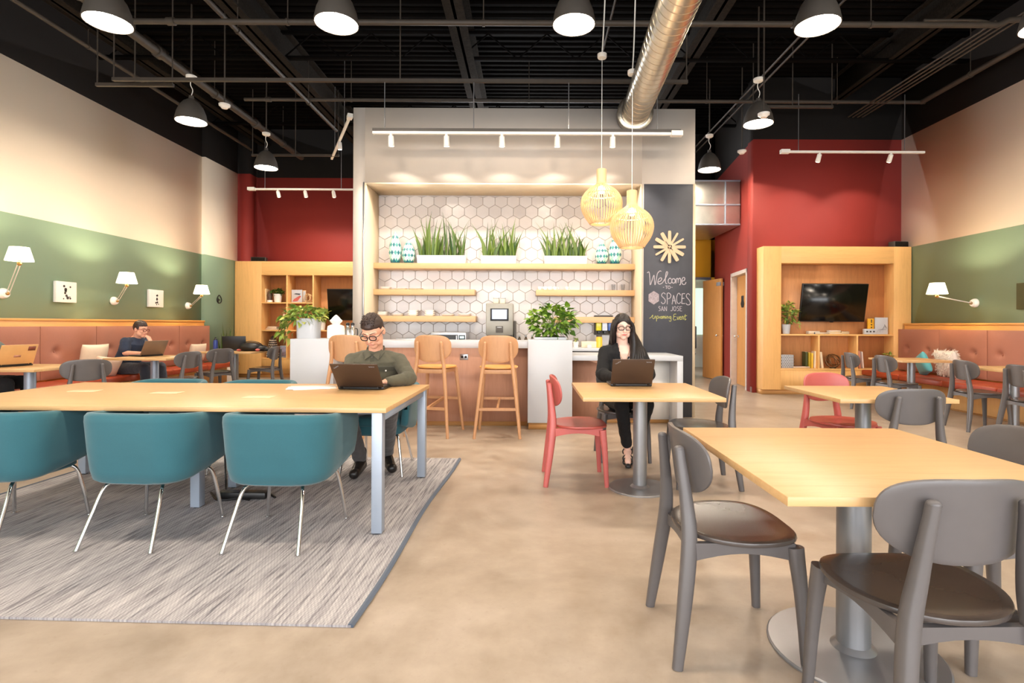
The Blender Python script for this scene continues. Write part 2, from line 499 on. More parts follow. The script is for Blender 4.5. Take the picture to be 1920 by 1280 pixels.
# hexagon tiles
hexm = NT('hex_tile'); hv = hexm.coords(); hg = hexm.node('ShaderNodeNewGeometry')
hexm.col(hexm.ramp(hg.outputs['Random Per Island'], [(0, lin((192, 183, 178))), (1, lin((206, 199, 195)))])); hexm.set(Roughness=.16)
hexm.bump(hexm.noise(hv, 9, 2), .10, .01)
b = B(); W = .1765; TY = 7.70
box(b, NX0 + .02, TY + .004, .3, NX1 - .02, TY + .03, NZ - .02)
for i, v in enumerate(b.faces): v.material_index = 1
r = W / math.sqrt(3); row = 0; z = .86
while z < NZ + .1:
    x = NX0 + .02 + (W / 2 if row % 2 else 0)
    while x < NX1 + .05:
        o = [(x + (r - .0025) * math.sin(PI / 3 * k), z + (r - .0025) * math.cos(PI / 3 * k)) for k in range(6)]
        i_ = [(x + (r - .006) * math.sin(PI / 3 * k), z + (r - .006) * math.cos(PI / 3 * k)) for k in range(6)]
        cl = lambda q: (min(max(q[0], NX0 + .021), NX1 - .021), min(q[1], NZ - .021))
        rings(b, [[V((*cl(q), TY + .005)).xzy for q in o], [V((*cl(q), TY - .001)).xzy for q in o], [V((*cl(q), TY - .004)).xzy for q in i_]])
        x += W
    z += r * 1.5; row += 1
tl = struct('wall_tiles', b, [hexm.m, plain('grout', (176, 160, 148), .9)], smooth=False)
# shop front behind the viewer: daylight comes in here
b = B(); box(b, XL, Y0 - .2, 3.9, XR, Y0, ZC); box(b, XL, Y0 - .2, 0, XR, Y0, .25)
xs = [XL, -4.9, -1.75, 1.75, 4.9, XR]
ww = [(-6.2, -3.5), (-3.2, -.15), (.15, 3.2), (3.5, 6.4)]
ed = [XL] + [q for w_ in ww for q in w_] + [XR]
for i in range(0, len(ed), 2): box(b, ed[i], Y0 - .2, .25, ed[i + 1], Y0, 3.9)
struct('wall_front', b, M['cream'], smooth=False)
for i, (x0, x1) in enumerate(ww):
    b = B(); xm = (x0 + x1) / 2
    for q in (x0, xm - .03, x1 - .06): box(b, q, Y0 - .14, .25, q + .06, Y0 - .06, 3.9)
    for q in (.25, 2.4, 3.84): box(b, x0 + .001, Y0 - .135, q, x1 - .001, Y0 - .065, q + .06)
    struct('window_%d' % (i + 2), b, M['lamp_grey'], smooth=False)
    l = light('AREA', 'daylight_portal', (xm, Y0 - .3, 2.075), 1, rot=(R(90), 0, 0), shape='RECTANGLE', size=x1 - x0, size_y=3.65)
    l.data.cycles.is_portal = True
# baseboards
b = B(); slab(b, YR + .02, D0, 0, .1, .02, -.012); slab(b, D1, 12.65, 0, .1, .02, -.012); struct('baseboard_corridor', b, plain('vinyl_base', (120, 92, 84), .6), smooth=False)

# ============================================================ ceiling services
def beam(n, x0, x1, y0, y1, z0, z1):
    b = B(); w = (x1 - x0); xm = (x0 + x1) / 2
    box(b, x0, y0, z0, x1, y1, z0 + .03, .006); box(b, x0, y0, z1 - .03, x1, y1, z1, .006); box(b, xm - .02, y0, z0, xm + .02, y1, z1)
    struct('trim_%d' % n, b, M['black_beam'], smooth=False)
beam(6, -1.10, -.84, 6.0, 12.4, 5.25, ZC - .01)
beam(7, -3.95, -3.7, 2.0, 12.4, 5.25, ZC - .01)
beam(8, 5.50, 5.68, 2.0, 9.7, 5.3, ZC - .01)
beam(9, 2.35, 2.6, 2.0, 12.3, 5.3, ZC - .01)
beam(10, -6.25, -6.0, 2.0, 12.4, 5.35, ZC - .01)
for i, yy in enumerate((5.6, 8.2, 10.9)):
    b = B(); z0, z1 = 5.28, 5.72
    for z in (z0, z1 - .04): box(b, XL + .05, yy - .04, z, XR - .05, yy + .04, z + .04)
    x = XL + .2; up = True
    while x < XR - .5:
        cyl(b, (x, yy, z0 + .02 if up else z1 - .03), (x + .45, yy, z1 - .03 if up else z0 + .02), .012, seg=6); x += .45; up = not up
    struct('trim_%d' % (11 + i), b, M['black_paint'], smooth=False)

def pipe(name, label, pts, r, mat='black_pipe', cat='pipe', hang=(), group=None, fit=()):
    t = thing(name, label, cat, (0, 0, 0), 0, group)
    b = B(); tube(b, pts, r, 12); obj('pipe_run', b, M[mat], t)
    for p in hang:
        b = B(); cyl(b, V(p) + V((0, 0, r * .5)), (p[0], p[1], ZC + .02), .007, seg=6); lathe(b, [(r * 1.25, -.015), (r * 1.25, .015)], p, axis='x' if abs(pts[1][0] - pts[0][0]) > abs(pts[1][1] - pts[0][1]) else 'y')
        obj('hanger', b, M[mat], t)
    for p in fit:
        b = B(); lathe(b, [(r * 1.1, -.05), (r * 1.35, -.045), (r * 1.35, .045), (r * 1.1, .05)], p, axis='x' if abs(pts[1][0] - pts[0][0]) > abs(pts[1][1] - pts[0][1]) else 'y')
        obj('coupling', b, M[mat], t)
    return t
pipe('sprinkler_pipe', 'thick black pipe running along the room above the green banquette wall', [(-5.07, 3, 4.92), (-5.07, 11.9, 4.92)], .058, hang=[(-5.07, 6, 4.92), (-5.07, 8.6, 4.92), (-5.07, 11, 4.92)], fit=[(-5.07, 7.3, 4.92), (-5.07, 9.9, 4.92)])
pipe('sprinkler_pipe', 'black pipe crossing the whole room just behind the front row of dome lamps', [(-4.9, 6.4, 4.84), (5.62, 6.4, 4.84), (5.75, 6.4, 4.9), (6.7, 6.4, 4.95)], .034, hang=[(-2.9, 6.4, 4.84), (-.55, 6.4, 4.84), (1.9, 6.4, 4.84), (4.1, 6.4, 4.84)], fit=[(-4.3, 6.4, 4.84), (-2.2, 6.4, 4.84), (.6, 6.4, 4.84), (3.2, 6.4, 4.84)])
pipe('sprinkler_pipe', 'black pipe crossing the room just above the top of the white kitchen wall', [(-4.8, 9.0, 5.0), (6.68, 9.0, 5.0)], .03, hang=[(-3, 9, 5), (0, 9, 5), (3, 9, 5), (5.2, 9, 5)], fit=[(-4.4, 9, 5), (3.9, 9, 5)])
pipe('sprinkler_pipe', 'black pipe running high along the cream right wall', [(6.62, 9.0, 5.0), (6.62, 2.5, 5.0)], .04, hang=[(6.62, 5.5, 5.0), (6.62, 8, 5.0)])
pipe('sprinkler_pipe', 'thin black pipe at the upper left running towards the rear between two beams', [(-3.72, 4.5, 4.95), (-3.72, 10.3, 4.95)], .032, hang=[(-3.72, 6.8, 4.95), (-3.72, 9, 4.95)])
pipe('sprinkler_pipe', 'thin dark pipe nearest the top of the cream left wall', [(-6.2, 4.0, 5.1), (-6.2, 11.9, 5.1)], .03, hang=[(-6.2, 7.5, 5.1)])
pipe('sprinkler_pipe', 'short bent black pipe between the two front dome lamps at the upper left', smooth_path([(-2.75, 4.9, 4.75), (-2.0, 4.9, 4.75), (-1.8, 4.9, 4.8), (-1.72, 4.9, 5.0), (-1.72, 4.9, 5.7)], 4), .03)
for i, lab in enumerate(('outermost thin conduit of the bundle rising along the right side of the ceiling', 'second conduit from the right wall in the bundle of four', 'third conduit from the right wall in the bundle of four', 'innermost thin conduit of the bundle of four by the right beam')):
    x = 6.0 - i * .085
    pipe('conduit', lab, smooth_path([(x, 9.6, 4.98), (x, 8, 4.98), (x, 6.9 - i * .08, 4.98), (x - .05, 6.65, 4.98), (x - .3, 6.55, 4.98), (x - .9, 6.55, 4.98)] if i > 1 else [(x, 9.6, 4.98), (x, 8, 4.98), (x, 3.4, 4.98), (x, 3, 4.98)], 4), .014, group='conduit bundle on the right', cat='conduit')
pipe('conduit', 'left one of two thin conduits running above the right corridor lamp', [(3.58, 3.5, 5.05), (3.58, 12.4, 5.05)], .016, cat='conduit', group='conduits above the corridor')
pipe('conduit', 'right one of two thin conduits running above the right corridor lamp', [(3.70, 3.5, 5.05), (3.70, 12.4, 5.05)], .016, cat='conduit', group='conduits above the corridor')
pipe('conduit', 'thin dark conduit slanting up beside the paired pendant canopies', [(1.02, 7.6, 5.0), (.98, 4.0, 5.05)], .014, cat='conduit')
def strut(name, label, pts, x=None):
    t = thing(name, label, 'strut', (0, 0, 0))
    b = B(); (x0, y0, z0), (x1, y1, z1) = pts; box(b, x0, y0 - .02, z0 - .02, x1, y1 + .02, z1 + .02); obj('channel', b, M['black_pipe'], t)
    for q in (x0 + .015, (x0 + x1) / 2, x1 - .015):
        b = B(); cyl(b, (q, y0, z0), (q, y0, ZC + .055), .009, seg=6); obj('drop_rod', b, M['black_pipe'], t)
strut('support_channel', 'long dark channel from which the kitchen track light hangs', [(-5.2, 6.66, 4.26), (1.98, 6.66, 4.26)])
strut('support_channel', 'short dark trapeze channel near the left wall behind the big lamp', [(-5.6, 6.9, 4.3), (-4.6, 6.9, 4.3)])
strut('support_channel', 'dark trapeze channel above the rear left dome lamp', [(-5.4, 10.4, 4.5), (-3.7, 10.4, 4.5)])
strut('support_channel', 'dark trapeze channel behind the smoke detector on the right', [(3.6, 8.6, 4.75), (4.9, 8.6, 4.75)])
# spiral air duct
t = thing('air_duct', 'round spiral-seamed metal air duct running into the top of the kitchen wall', 'duct')
p0, p1 = V((1.395, 7.09, 4.0)), V((1.10, .8, 4.0)); d = (p1 - p0); L = d.length; d.normalize(); a, c = frame(d)
b = B(); rs = []; n = 0; s = 0.0
while s < L:
    for ds, dr in ((0, 0), (.085, 0), (.09, .004), (.10, .004), (.105, 0)):
        rs.append([p0 + d * (s + ds) + (a * math.cos(2 * PI * k / 36) + c * math.sin(2 * PI * k / 36)) * (.178 + dr) + d * (.105 * k / 36 if 0 else 0) for k in range(36)])
    s += .11
rings(b, rs); obj('duct_tube', b, M['duct'], t)
b = B(); rings(b, [[p0 + d * h + (a * math.cos(2 * PI * k / 36) + c * math.sin(2 * PI * k / 36)) * r for k in range(36)] for h, r in ((0, .2), (.0, .23), (.02, .235), (.13, .235), (.15, .2), (.15, .182))]); obj('collar', b, M['duct'], t)
# sheet metal duct over the corridor
t = thing('air_duct', 'boxy galvanised sheet metal duct spanning the top of the corridor', 'duct')
b = B(); box(b, BX1 + .02, 10.5, 3.19, 4.165, 12.3, 4.08, .004); obj('duct_box', b, plain('galvanised', (200, 198, 190), .3, .85, var=.07, scale=6), t, smooth=False)
for z in (3.19, 3.58, 4.05):
    b = B(); box(b, BX1 + .02, 10.478, z, 4.165, 10.5, z + .03, .004); obj('seam', b, M['silver'], t)
b = B(); box(b, 3.86, 10.48, 3.19, 3.885, 10.5, 4.08, .004); obj('seam', b, M['silver'], t)
# ============================================================ lamps
def dome_lamp(label, x, y, first=[None]):
    Z = 4.08
    if first[0] is None:
        t = thing('dome_lamp', label, 'lamp', (x, y, Z), 0, 'dome pendant lamps')
        b = B(); pr = [(.198, 0), (.205, .004), (.203, .03), (.185, .12), (.15, .21), (.10, .28), (.06, .31), (.035, .325), (.03, .37), (.001, .372)]
        inn = [(.001, .355), (.09, .27), (.14, .2), (.175, .115), (.192, .03), (.194, .004)]
        lathe(b, pr[::1] , seg=40, cap=False); lathe(b, inn + [(.198, 0)], seg=40, cap=False)
        obj('lamp_shade', b, M['lamp_grey'], t)
        b = B(); lathe(b, [(.001, .012), (.10, .013), (.19, .02), (.1915, .03), (.001, .03)], seg=40); obj('lens', b, M['lamp_lens'], t)
        b = B(); tube(b, smooth_path([(0, 0, .37), (.02, 0, .45), (-.012, 0, .53), (0, 0, .62)], 5), .006, 8); obj('cord', b, M['white_matte'], t)
        b = B(); lathe(b, [(.001, .60), (.05, .602), (.068, .615), (.07, .65), (.001, .652)]); obj('canopy', b, M['white_matte'], t)
        b = B(); cyl(b, (0, 0, .65), (0, 0, ZC - Z + .03), .012, seg=8); obj('stem', b, M['black_pipe'], t)
        first[0] = t; return t
    return dup(first[0], (x, y, Z), 0, label)
for x, y, lab in (
    (-4.02, 5.09, 'dark dome pendant lamp at the upper left, nearest the cream left wall, front row'),
    (-1.84, 5.09, 'dark dome pendant lamp at the top, second from left in the front row'),
    (.425, 5.09, 'dark dome pendant lamp at the top, beside the spiral metal duct'),
    (2.75, 5.09, 'dark dome pendant lamp at the upper right, fourth in the front row'),
    (4.93, 5.09, 'dome pendant lamp cut off by the right edge of the picture'),
    (-4.80, 7.58, 'dark dome pendant lamp in the second row on the left, over the banquette'),
    (3.26, 7.58, 'dark dome pendant lamp in the second row, left of the right track light'),
    (-4.84, 9.83, 'rearmost dark dome pendant lamp on the left, before the dark red wall'),
    (3.33, 9.83, 'rearmost dark dome pendant lamp on the right, before the metal box duct')):
    dome_lamp(lab, x, y)
for x, y in ((-4.02, 2.2), (-1.84, 2.2), (.425, 2.2), (2.75, 2.2), (4.93, 2.2)):  # unseen row added for its light, continuing the grid of dome lamps
    o = dome_lamp('unseen dark dome pendant lamp above the viewer, added for light in the front part', x, y)

def track(label, p0, p1, heads, rods, zt, cap_end=1, grey=True, aim=None, e=80, fan=1.75):
    p0, p1 = V(p0), V(p1); d = (p1 - p0).normalized(); n = V((-d.y, d.x, 0))
    t = thing('track_light', label, 'track light', p0); L = (p1 - p0).length
    loc = lambda s, off=0, z=0: d * s + n * off + V((0, 0, z))
    def bar(z0, z1, w, m, nm):
        b = B(); rings(b, [[loc(s, -w, z0), loc(s, w, z0), loc(s, w, z1), loc(s, -w, z1)] for s in (0, L)]); obj(nm, b, m, t, smooth=False)
    bar(-.02, .012, .02, M['white_matte'], 'rail')
    if grey: bar(.013, .05, .022, M['lamp_grey'], 'carrier')
    b = B(); s0, s1 = (L - .12, L + .02) if cap_end else (-.02, .12)
    rings(b, [[loc(s, -.04, -.03), loc(s, .04, -.03), loc(s, .04, .03), loc(s, -.04, .03)] for s in (s0, s1)]); obj('feed_box', b, M['white_matte'], t, smooth=False)
    for s in rods:
        b = B(); tube(b, [loc(s, 0, .05 if grey else .01), loc(s, 0, zt - p0.z)], .006, 6); obj('hanger', b, M['steel'], t)
    for s in heads:
        tilt = aim if aim is not None else V((0, .12, -1)); tilt = tilt.normalized(); o = loc(s, 0, -.02)
        b = B(); cyl(b, o, o + V((0, 0, -.03)), .018); cyl(b, o + V((0, 0, -.02)), o + V((0, 0, -.02)) + tilt * .125, .034, .038, bev=.006); hd = obj('spot_head', b, M['white_matte'], t)
        q = o + V((0, 0, -.02)) + tilt * .125
        b = B(); cyl(b, q - tilt * .004, q + tilt * .002, .03); obj('lens', b, M['spot_lens'], hd)
        lq = light('SPOT', 'spot_glow', p0 + q + tilt * .012, e, (1, .92, .80), spot_size=fan, spot_blend=.35, shadow_soft_size=.025)
        lq.rotation_euler = (tilt + V((0, 0, 0))).to_track_quat('-Z', 'Y').to_euler()
    return t
pk = lambda u, Y, v: at(u, v, Y)
a0, a1 = pk(699, 6.66, 248), pk(1276, 6.66, 251)
zt = (a0.z + a1.z) / 2
hx = [(pk(u, 6.66, 262).x - a0.x) for u in (733, 837, 941, 1045, 1149)]
rx = [(pk(u, 6.66, 262).x - a0.x) for u in (721, 888, 1066, 1232)]
track('long white track light with five spot heads along the top of the kitchen wall', (a0.x, 6.66, zt), (a1.x, 6.66, zt), hx, rx, 4.25, e=22, aim=V((0, .20, -1)), fan=1.95)
a0, a1 = pk(1466, 8.7, 284), pk(1733, 8.7, 284); zt = a0.z
track('white track light with two spot heads before the red wall on the right', (a0.x, 8.7, zt), (a1.x, 8.7, zt), [pk(u, 8.7, 290).x - a0.x for u in (1537, 1671)], [pk(u, 8.7, 290).x - a0.x for u in (1497, 1696)], 5.0, cap_end=0, grey=False, e=15, aim=V((0, .6, -1)))
a0, a1 = pk(467, 10.8, 354), pk(690, 10.8, 354); zt = a0.z
track('white track light with spot heads before the dark red wall on the left', (a0.x, 10.8, zt), (a1.x, 10.8, zt), [pk(u, 10.8, 290).x - a0.x for u in (521, 572, 625, 676)], [pk(u, 10.8, 290).x - a0.x for u in (497, 640)], 4.9, cap_end=0, grey=False, e=15, aim=V((0, .6, -1)))
a0, a1 = pk(622, 10.6, 296), pk(664, 8.6, 332)
track('short white track light running in depth beside the left end of the kitchen wall', (a0.x, 10.6, 4.5), (a1.x - .0, 8.4, 4.5), [1.2], [.5, 1.8], ZC - .02, grey=False, e=25)

def cage_pendant(label, x, y, ztop, first=[None]):
    # origin: top of the neck
    if first[0] is not None:
        r = dup(first[0], (x, y, ztop), .4, label); return r
    t = thing('cage_pendant', label, 'pendant lamp', (x, y, ztop), 0, 'slatted birch pendants')
    N = 44
    def rad(s):   # s 0..1 down the lamp
        k = [(0, .054), (.14, .053), (.25, .055), (.30, .085), (.38, .16), (.48, .215), (.60, .24), (.72, .234), (.84, .205), (.94, .162), (1.0, .136)]
        for (a, b), (c, d) in zip(k, k[1:]):
            if a <= s <= c:
                f = (s - a) / (c - a); return b + (d - b) * f
        return k[-1][1]
    H = .64
    prof = smooth_path([V((rad(s), 0, -s * H)) for s in (0, .14, .25, .30, .38, .48, .60, .72, .84, .94, 1.0)], 3)
    for k in range(N):
        th = 2 * PI * k / N; c, s = math.cos(th), math.sin(th)
        b = B(); w, hgt = .0042, .0055
        rs = []
        for i, p in enumerate(prof):
            q0 = prof[max(i - 1, 0)]; q1 = prof[min(i + 1, len(prof) - 1)]; tg = (q1 - q0).normalized(); nn = V((-tg.z, 0, tg.x))
            rs.append([V(((p.x + nn.x * e) * c - f * s, (p.x + nn.x * e) * s + f * c, p.z + nn.z * e)) for e, f in ((-hgt, -w), (hgt, -w), (hgt, w), (-hgt, w))])
        rings(b, rs); obj('slat', b, M['birch'], t, smooth=False)
    for z, rr, h in ((-.010, .054, .014), (-.245 * H, .055, .012), (-.46 * H, .2, .006), (-.985 * H, .138, .014)):
        b = B(); rings(b, [[V((r_ * math.cos(2 * PI * j / 40), r_ * math.sin(2 * PI * j / 40), z + q)) for j in range(40)] for r_, q in ((rr - .012, -h), (rr, -h), (rr, h), (rr - .012, h))], closed=True, cap=False); obj('ring', b, M['birch'], t)
    b = B(); lathe(b, [(.02, -.2), (.045, -.17), (.046, -.12), (.02, -.05), (.012, .0)], seg=20); obj('socket', b, M['birch'], t)
    b = B(); sph(b, (0, 0, -.235), (.04, .04, .05)); obj('bulb', b, emit('bulb', (255, 214, 150), 12), t)
    b = B(); cyl(b, (0, 0, 0), (0, 0, 4.39 - ztop), .0035, seg=6); obj('cord', b, M['white_matte'], t)
    b = B(); lathe(b, [(.001, 4.37 - ztop), (.05, 4.372 - ztop), (.055, 4.385 - ztop), (.055, 4.42 - ztop), (.001, 4.424 - ztop)]); tube(b, smooth_path([(0, 0, 4.42 - ztop), (.02, 0, 4.8 - ztop), (.06, .02, ZC + .02 - ztop)], 4), .008, 6); obj('canopy', b, M['white_matte'], t)
    first[0] = t; return t
p = at(1128, 318, 6.3); cage_pendant('slatted round birch pendant hanging higher and further left of the pair', p.x, 6.3, p.z)
p = at(1185, 358, 6.05); cage_pendant('slatted round birch pendant hanging lower, just before the chalkboard edge', p.x, 6.05, p.z)
for Y, u, v in ((6.3, 1128, 385), (6.05, 1185, 425)):
    light('POINT', 'bulb_glow', at(u, v - 25, Y), 5, (1, .86, .64), shadow_soft_size=.05)

def sconce(label, wallx, y, z, sd, reach, rise, dy, first=[None]):
    """swing arm lamp on a side wall: plate, two-rod arm, tapered shade"""
    t = thing('wall_lamp', label, 'wall lamp', (wallx, y, z), 0, 'swing arm wall lamps')
    s = sd
    b = B(); lathe(b, [(.068, 0), (.07, s * .004), (.066, s * .03), (.05, s * .055), (.001, s * .06)], axis='x'); obj('wall_plate', b, M['ceramic'], t)
    a = V((s * .07, 0, 0)); e = V((s * reach, dy, rise)); nrm = (e - a).normalized().cross(V((0, 0, 1))).normalized() * .014
    for o in (nrm, -nrm):
        b = B(); tube(b, [a + o, e + o], .0055, 8); obj('arm', b, M['ceramic'], t)
    b = B(); sph(b, a, .022); sph(b, e, .024); lathe(b, [(.016, -.0), (.018, .07), (.01, .075)], e + V((0, 0, 0))); sph(b, e + V((s * .02, -.03, .015)), .016); obj('joint', b, M['brass'], t)
    c = e + V((0, 0, .035))
    b = B(); lathe(b, [(.135, 0), (.092, .165)], c, seg=32, cap=False); lathe(b, [(.132, 0), (.089, .165)], c, seg=32, cap=False); 
    lathe(b, [(.132, 0), (.135, 0)], c, seg=32, cap=False); lathe(b, [(.089, .165), (.092, .165)], c, seg=32, cap=False)
    for k in range(3):
        an = k * 2 * PI / 3; cyl(b, c + V((0, 0, .05)), c + V((.118 * math.cos(an), .118 * math.sin(an), .05)), .003, seg=6)
    obj('lamp_shade', b, M['shade'], t)
    b = B(); sph(b, c + V((0, 0, .075)), (.028, .028, .036)); obj('bulb', b, emit('sconce_bulb', (255, 214, 150), 12), t)
    light('POINT', 'sconce_glow', V((wallx, y, z)) + c + V((0, 0, .12)), 13, (1, .84, .58), shadow_soft_size=.02)
    light('POINT', 'sconce_glow', V((wallx, y, z)) + c + V((0, 0, .03)), 13, (1, .84, .58), shadow_soft_size=.02)
    return t
for u, v, su, sv, lab in ((4, 550, 36, 489, 'swing arm wall lamp with white shade, nearest one on the left green wall'), (212, 564, 238, 531, 'swing arm wall lamp with white shade between the two canvases'), (351, 573, 378, 551, 'rearmost swing arm wall lamp with white shade on the left green wall')):
    Y = XL / ((u - 990) / 1000); q = at(u, v, Y)
    reach = .55; best = None
    for k in range(-60, 60):      # arm swings a little so that the shade hangs where it does
        dy = k * .01; Yh = Y + dy; e = at(su, sv, Yh)
        if best is None or abs(e.x - (XL + reach)) < best[0]: best = (abs(e.x - (XL + reach)), dy, e)
    sconce(lab, XL, Y, q.z, 1, reach, best[2].z - q.z - .035, best[1])
Y = XR / ((1829 - 990) / 1000); q = at(1829, 568, Y); e = at(1757, 551, Y - .1)
sconce('swing arm wall lamp with white shade on the right green wall', XR, Y, q.z, -1, XR - e.x, e.z - q.z - .035, -.1)

for u, v, Y, lab in ((421, 199, 7.7, 'white round smoke detector under the left ceiling pipe'), (1432, 216, 7.2, 'white round smoke detector before the right second row lamp'), (1391, 285, 9.4, 'small white detector by the top of the red corridor wall')):
    q = at(u, v, Y); t = thing('smoke_detector', lab, 'smoke detector', q)
    b = B(); lathe(b, [(.001, -.035), (.04, -.033), (.055, -.012), (.075, 0), (.078, .025), (.001, .026)]); obj('detector_body', b, M['ceramic'], t)
    b = B(); cyl(b, (0, 0, .024), (0, 0, ZC + .02 - q.z), .011, seg=8); obj('stem', b, M['black_pipe'], t)

# canvases on the green wall (plain ink blots)
def canvas(lab, u0, u1, v0, v1, sd, blots, frame_m='white_matte', ink='ink'):
    X = XL if sd > 0 else XR
    Ya, Yb = X / ((u0 - 990) / 1000), X / ((u1 - 990) / 1000)
    z0 = at(u0, v1, Ya).z; z1 = at(u0, v0, Ya).z
    y0, y1 = min(Ya, Yb), max(Ya, Yb)
    t = thing('canvas_picture', lab, 'picture', (X, (y0 + y1) / 2, (z0 + z1) / 2))
    w, h = (y1 - y0) / 2, (z1 - z0) / 2
    b = B(); box(b, 0, -w, -h, sd * .045, w, h, .006); obj('canvas', b, M[frame_m], t)
    b = B()
    for y, z, r in blots: lathe(b, [(r * h, sd * .0455), (r * h * .96, sd * .047)], (0, y * w, z * h), seg=9, axis='x')
    obj('ink_print', b, M[ink], t)
M['ink'] = plain('ink', (70, 64, 60), .8)
M['green_dark'] = plain('green_dark', (74, 72, 36), .7)
random.seed(3)
bl = [(-.25, .55, .12), (.35, .5, .09), (-.1, .25, .16), (-.1, .1, .14), (-.15, -.1, .12), (-.02, -.35, .13), (.1, -.55, .16), (-.3, -.65, .07), (.35, -.6, .1), (.3, -.45, .06)]
canvas('square cream canvas with a spotted ink print, nearest on the left green wall', 99, 138, 526, 566, 1, bl)
canvas('cream canvas with three stacked ink marks, beside the rear left wall lamp', 275, 302, 542, 575, 1, [(.1, .35, .13), (.0, .33, .1), (.05, 0, .12), (.05, -.1, .16), (.1, -.45, .14), (-.1, -.5, .12), (.0, -.7, .08), (.25, -.65, .08)])
canvas('dark olive canvas at the right edge of the picture', 1911, 1990, 531, 580, -1, [(.3, -.5, .2), (.1, -.55, .15)], 'green_dark')
q = at(411, 562, 11.4); t = thing('wayfinding_sign', 'small black droplet shaped sign on the green wall before the rear corner', 'sign', (XL + .07, q.y, q.z))
b = B(); tube(b, [(0.008, .085 * math.sin(a), .07 * math.cos(a) + (.03 * max(0, math.cos(a)) ** 6)) for a in [2 * PI * k / 24 for k in range(24)]], .010, 6, closed=True); obj('outline', b, M['black_plastic'], t)
b = B(); box(b, 0, -.045, -.05, .012, -.02, .03, .003); box(b, 0, -.02, -.012, .012, .03, .012, .003); obj('symbol', b, M['black_plastic'], t)

# grey speakers lying on top of the wall cases
for u, v, Y, w, lab in ((486, 489, 12.2, .32, 'small grey speaker box on top of the left wall case'), (1685, 463, 9.6, .3, 'small grey speaker box on top of the right wall case, in the corner')):
    q = at(u, v, Y); t = thing('speaker', lab, 'speaker', (q.x, Y, 2.626 if u < 900 else 2.636), .15)
    b = B(); box(b, -w / 2, -.07, 0, w / 2, .07, .105, .012); obj('cabinet', b, M['lamp_grey'], t)
    b = B(); box(b, -w / 2 + .012, -.076, .01, w / 2 - .012, -.068, .095, .004); obj('grille', b, M['black_beam'], t)
# ============================================================ cafe chairs
def cafe_chair(label, loc, rz, mats=None, first={}, group='grey cafe chairs'):
    """seat faces local +y"""
    if 'c' in first: return dup(first['c'], loc, rz, label, group, mats)
    t = thing('cafe_chair', label, 'chair', loc, rz, group); first['c'] = t
    g, s = M['grey_lacquer'], M['grey_seat']
    ol = [(x, y) for x, y in superel(.238, .222, 2.7, 44, 2.2)]
    ol = [(x * (1 - .10 * max(0, -y / .222)), y) for x, y in ol]
    def fs(x, y):
        z = .448 - .012 * (1 - min(1, (x / .24) ** 2 + (y / .23) ** 2)) - .01 * max(0, (y - .12) / .1) ** 2
        n = V((.10 * -x, .10 * -y, 1)).normalized(); return V((x, y, z)), n
    b = B(); plate(b, ol, .020, fs, 7); obj('seat', b, s, t)
    ob = superel(.225, .12, 3.2, 48, 2.4)
    ob = [(x * (1 - .06 * max(0, -y / .122)), y) for x, y in ob]
    def fb(x, y):
        c = .062 * (x / .228) ** 2; tilt = -.14 * y
        P = V((x, -.205 + tilt + c, .705 + y - .016 * (x / .228) ** 2 * 0)); N = V((-2.4 * x, 1, .14)).normalized(); return P, N
    b = B(); plate(b, ob, .017, fb, 7); obj('backrest', b, g, t)
    for sx in (-1, 1):
        b = B(); pts = smooth_path([(sx * .215, -.262, 0), (sx * .195, -.232, .22), (sx * .168, -.208, .43), (sx * .146, -.212, .57), (sx * .124, -.234, .765)], 5)
        n = len(pts); tube(b, pts, [.0165 + .0085 * math.sin(PI * min(1, i / (n * .9))) for i in range(n)], 12, 1.15, power=2.6)
        sph(b, pts[-1] , (.0175, .019, .012)); obj('leg', b, g, t)
        b = B(); pts = smooth_path([(sx * .212, .20, 0), (sx * .20, .186, .25), (sx * .186, .17, .425)], 5); n = len(pts)
        tube(b, pts, [.0155 + .011 * i / n for i in range(n)], 12, 1.1, power=2.8); obj('leg', b, g, t)
    b = B()
    for sx in (-1, 1):
        x = sx * .178; n = 9; top = []; bot = []
        for i in range(n):
            f = i / (n - 1); y = -.20 + .37 * f; top.append((y, .437)); bot.append((y, .372 + .028 * math.sin(PI * f)))
        prism(b, top + bot[::-1], x - .011, x + .011, 'yz')
    for y in (-.195, .165):
        n = 9; top = []; bot = []
        for i in range(n):
            f = i / (n - 1); x = -.175 + .35 * f; top.append((x, .43)); bot.append((x, .375 + .022 * math.sin(PI * f)))
        prism(b, top + bot[::-1], y - .011, y + .011, 'xz')
    obj('seat_frame', b, g, t, ang=30)
    return t
CORAL = {'grey_lacquer': M['coral'], 'grey_seat': plain('coral_seat', (172, 78, 68), .3, var=.03)}
W_, E_, N_, S_ = PI / 2, -PI / 2, 0.0, PI      # directions faced: -x, +x, +y, -y
cafe_chair('dark grey wooden cafe chair facing right at the left side of the nearest table', (.80, 2.115, 0), E_)
cafe_chair('dark grey cafe chair nearest the viewer, back to us, tucked under the nearest table', (1.17, 1.615, 0), N_ + .02)
cafe_chair('dark grey cafe chair cut off by the right edge, right of the nearest table', (1.765, 2.09, 0), W_)
cafe_chair('dark grey cafe chair, back to us, at the small table of the pink chair', (2.50, 3.63, 0), N_ - .03)
cafe_chair('pink-red wooden cafe chair facing us behind the small table on the right', (2.56, 4.36, 0), S_ + .22, CORAL, group='coral cafe chairs')
cafe_chair('coral red cafe chair facing right at the table of the dark-haired woman', (.40, 4.235, 0), E_, CORAL, group='coral cafe chairs')
cafe_chair('dark grey cafe chair facing left at the table of the dark-haired woman', (1.335, 4.17, 0), W_ - .05)
cafe_chair('dark grey wooden cafe chair in which the dark-haired woman sits', (.875, 4.93, 0), S_)
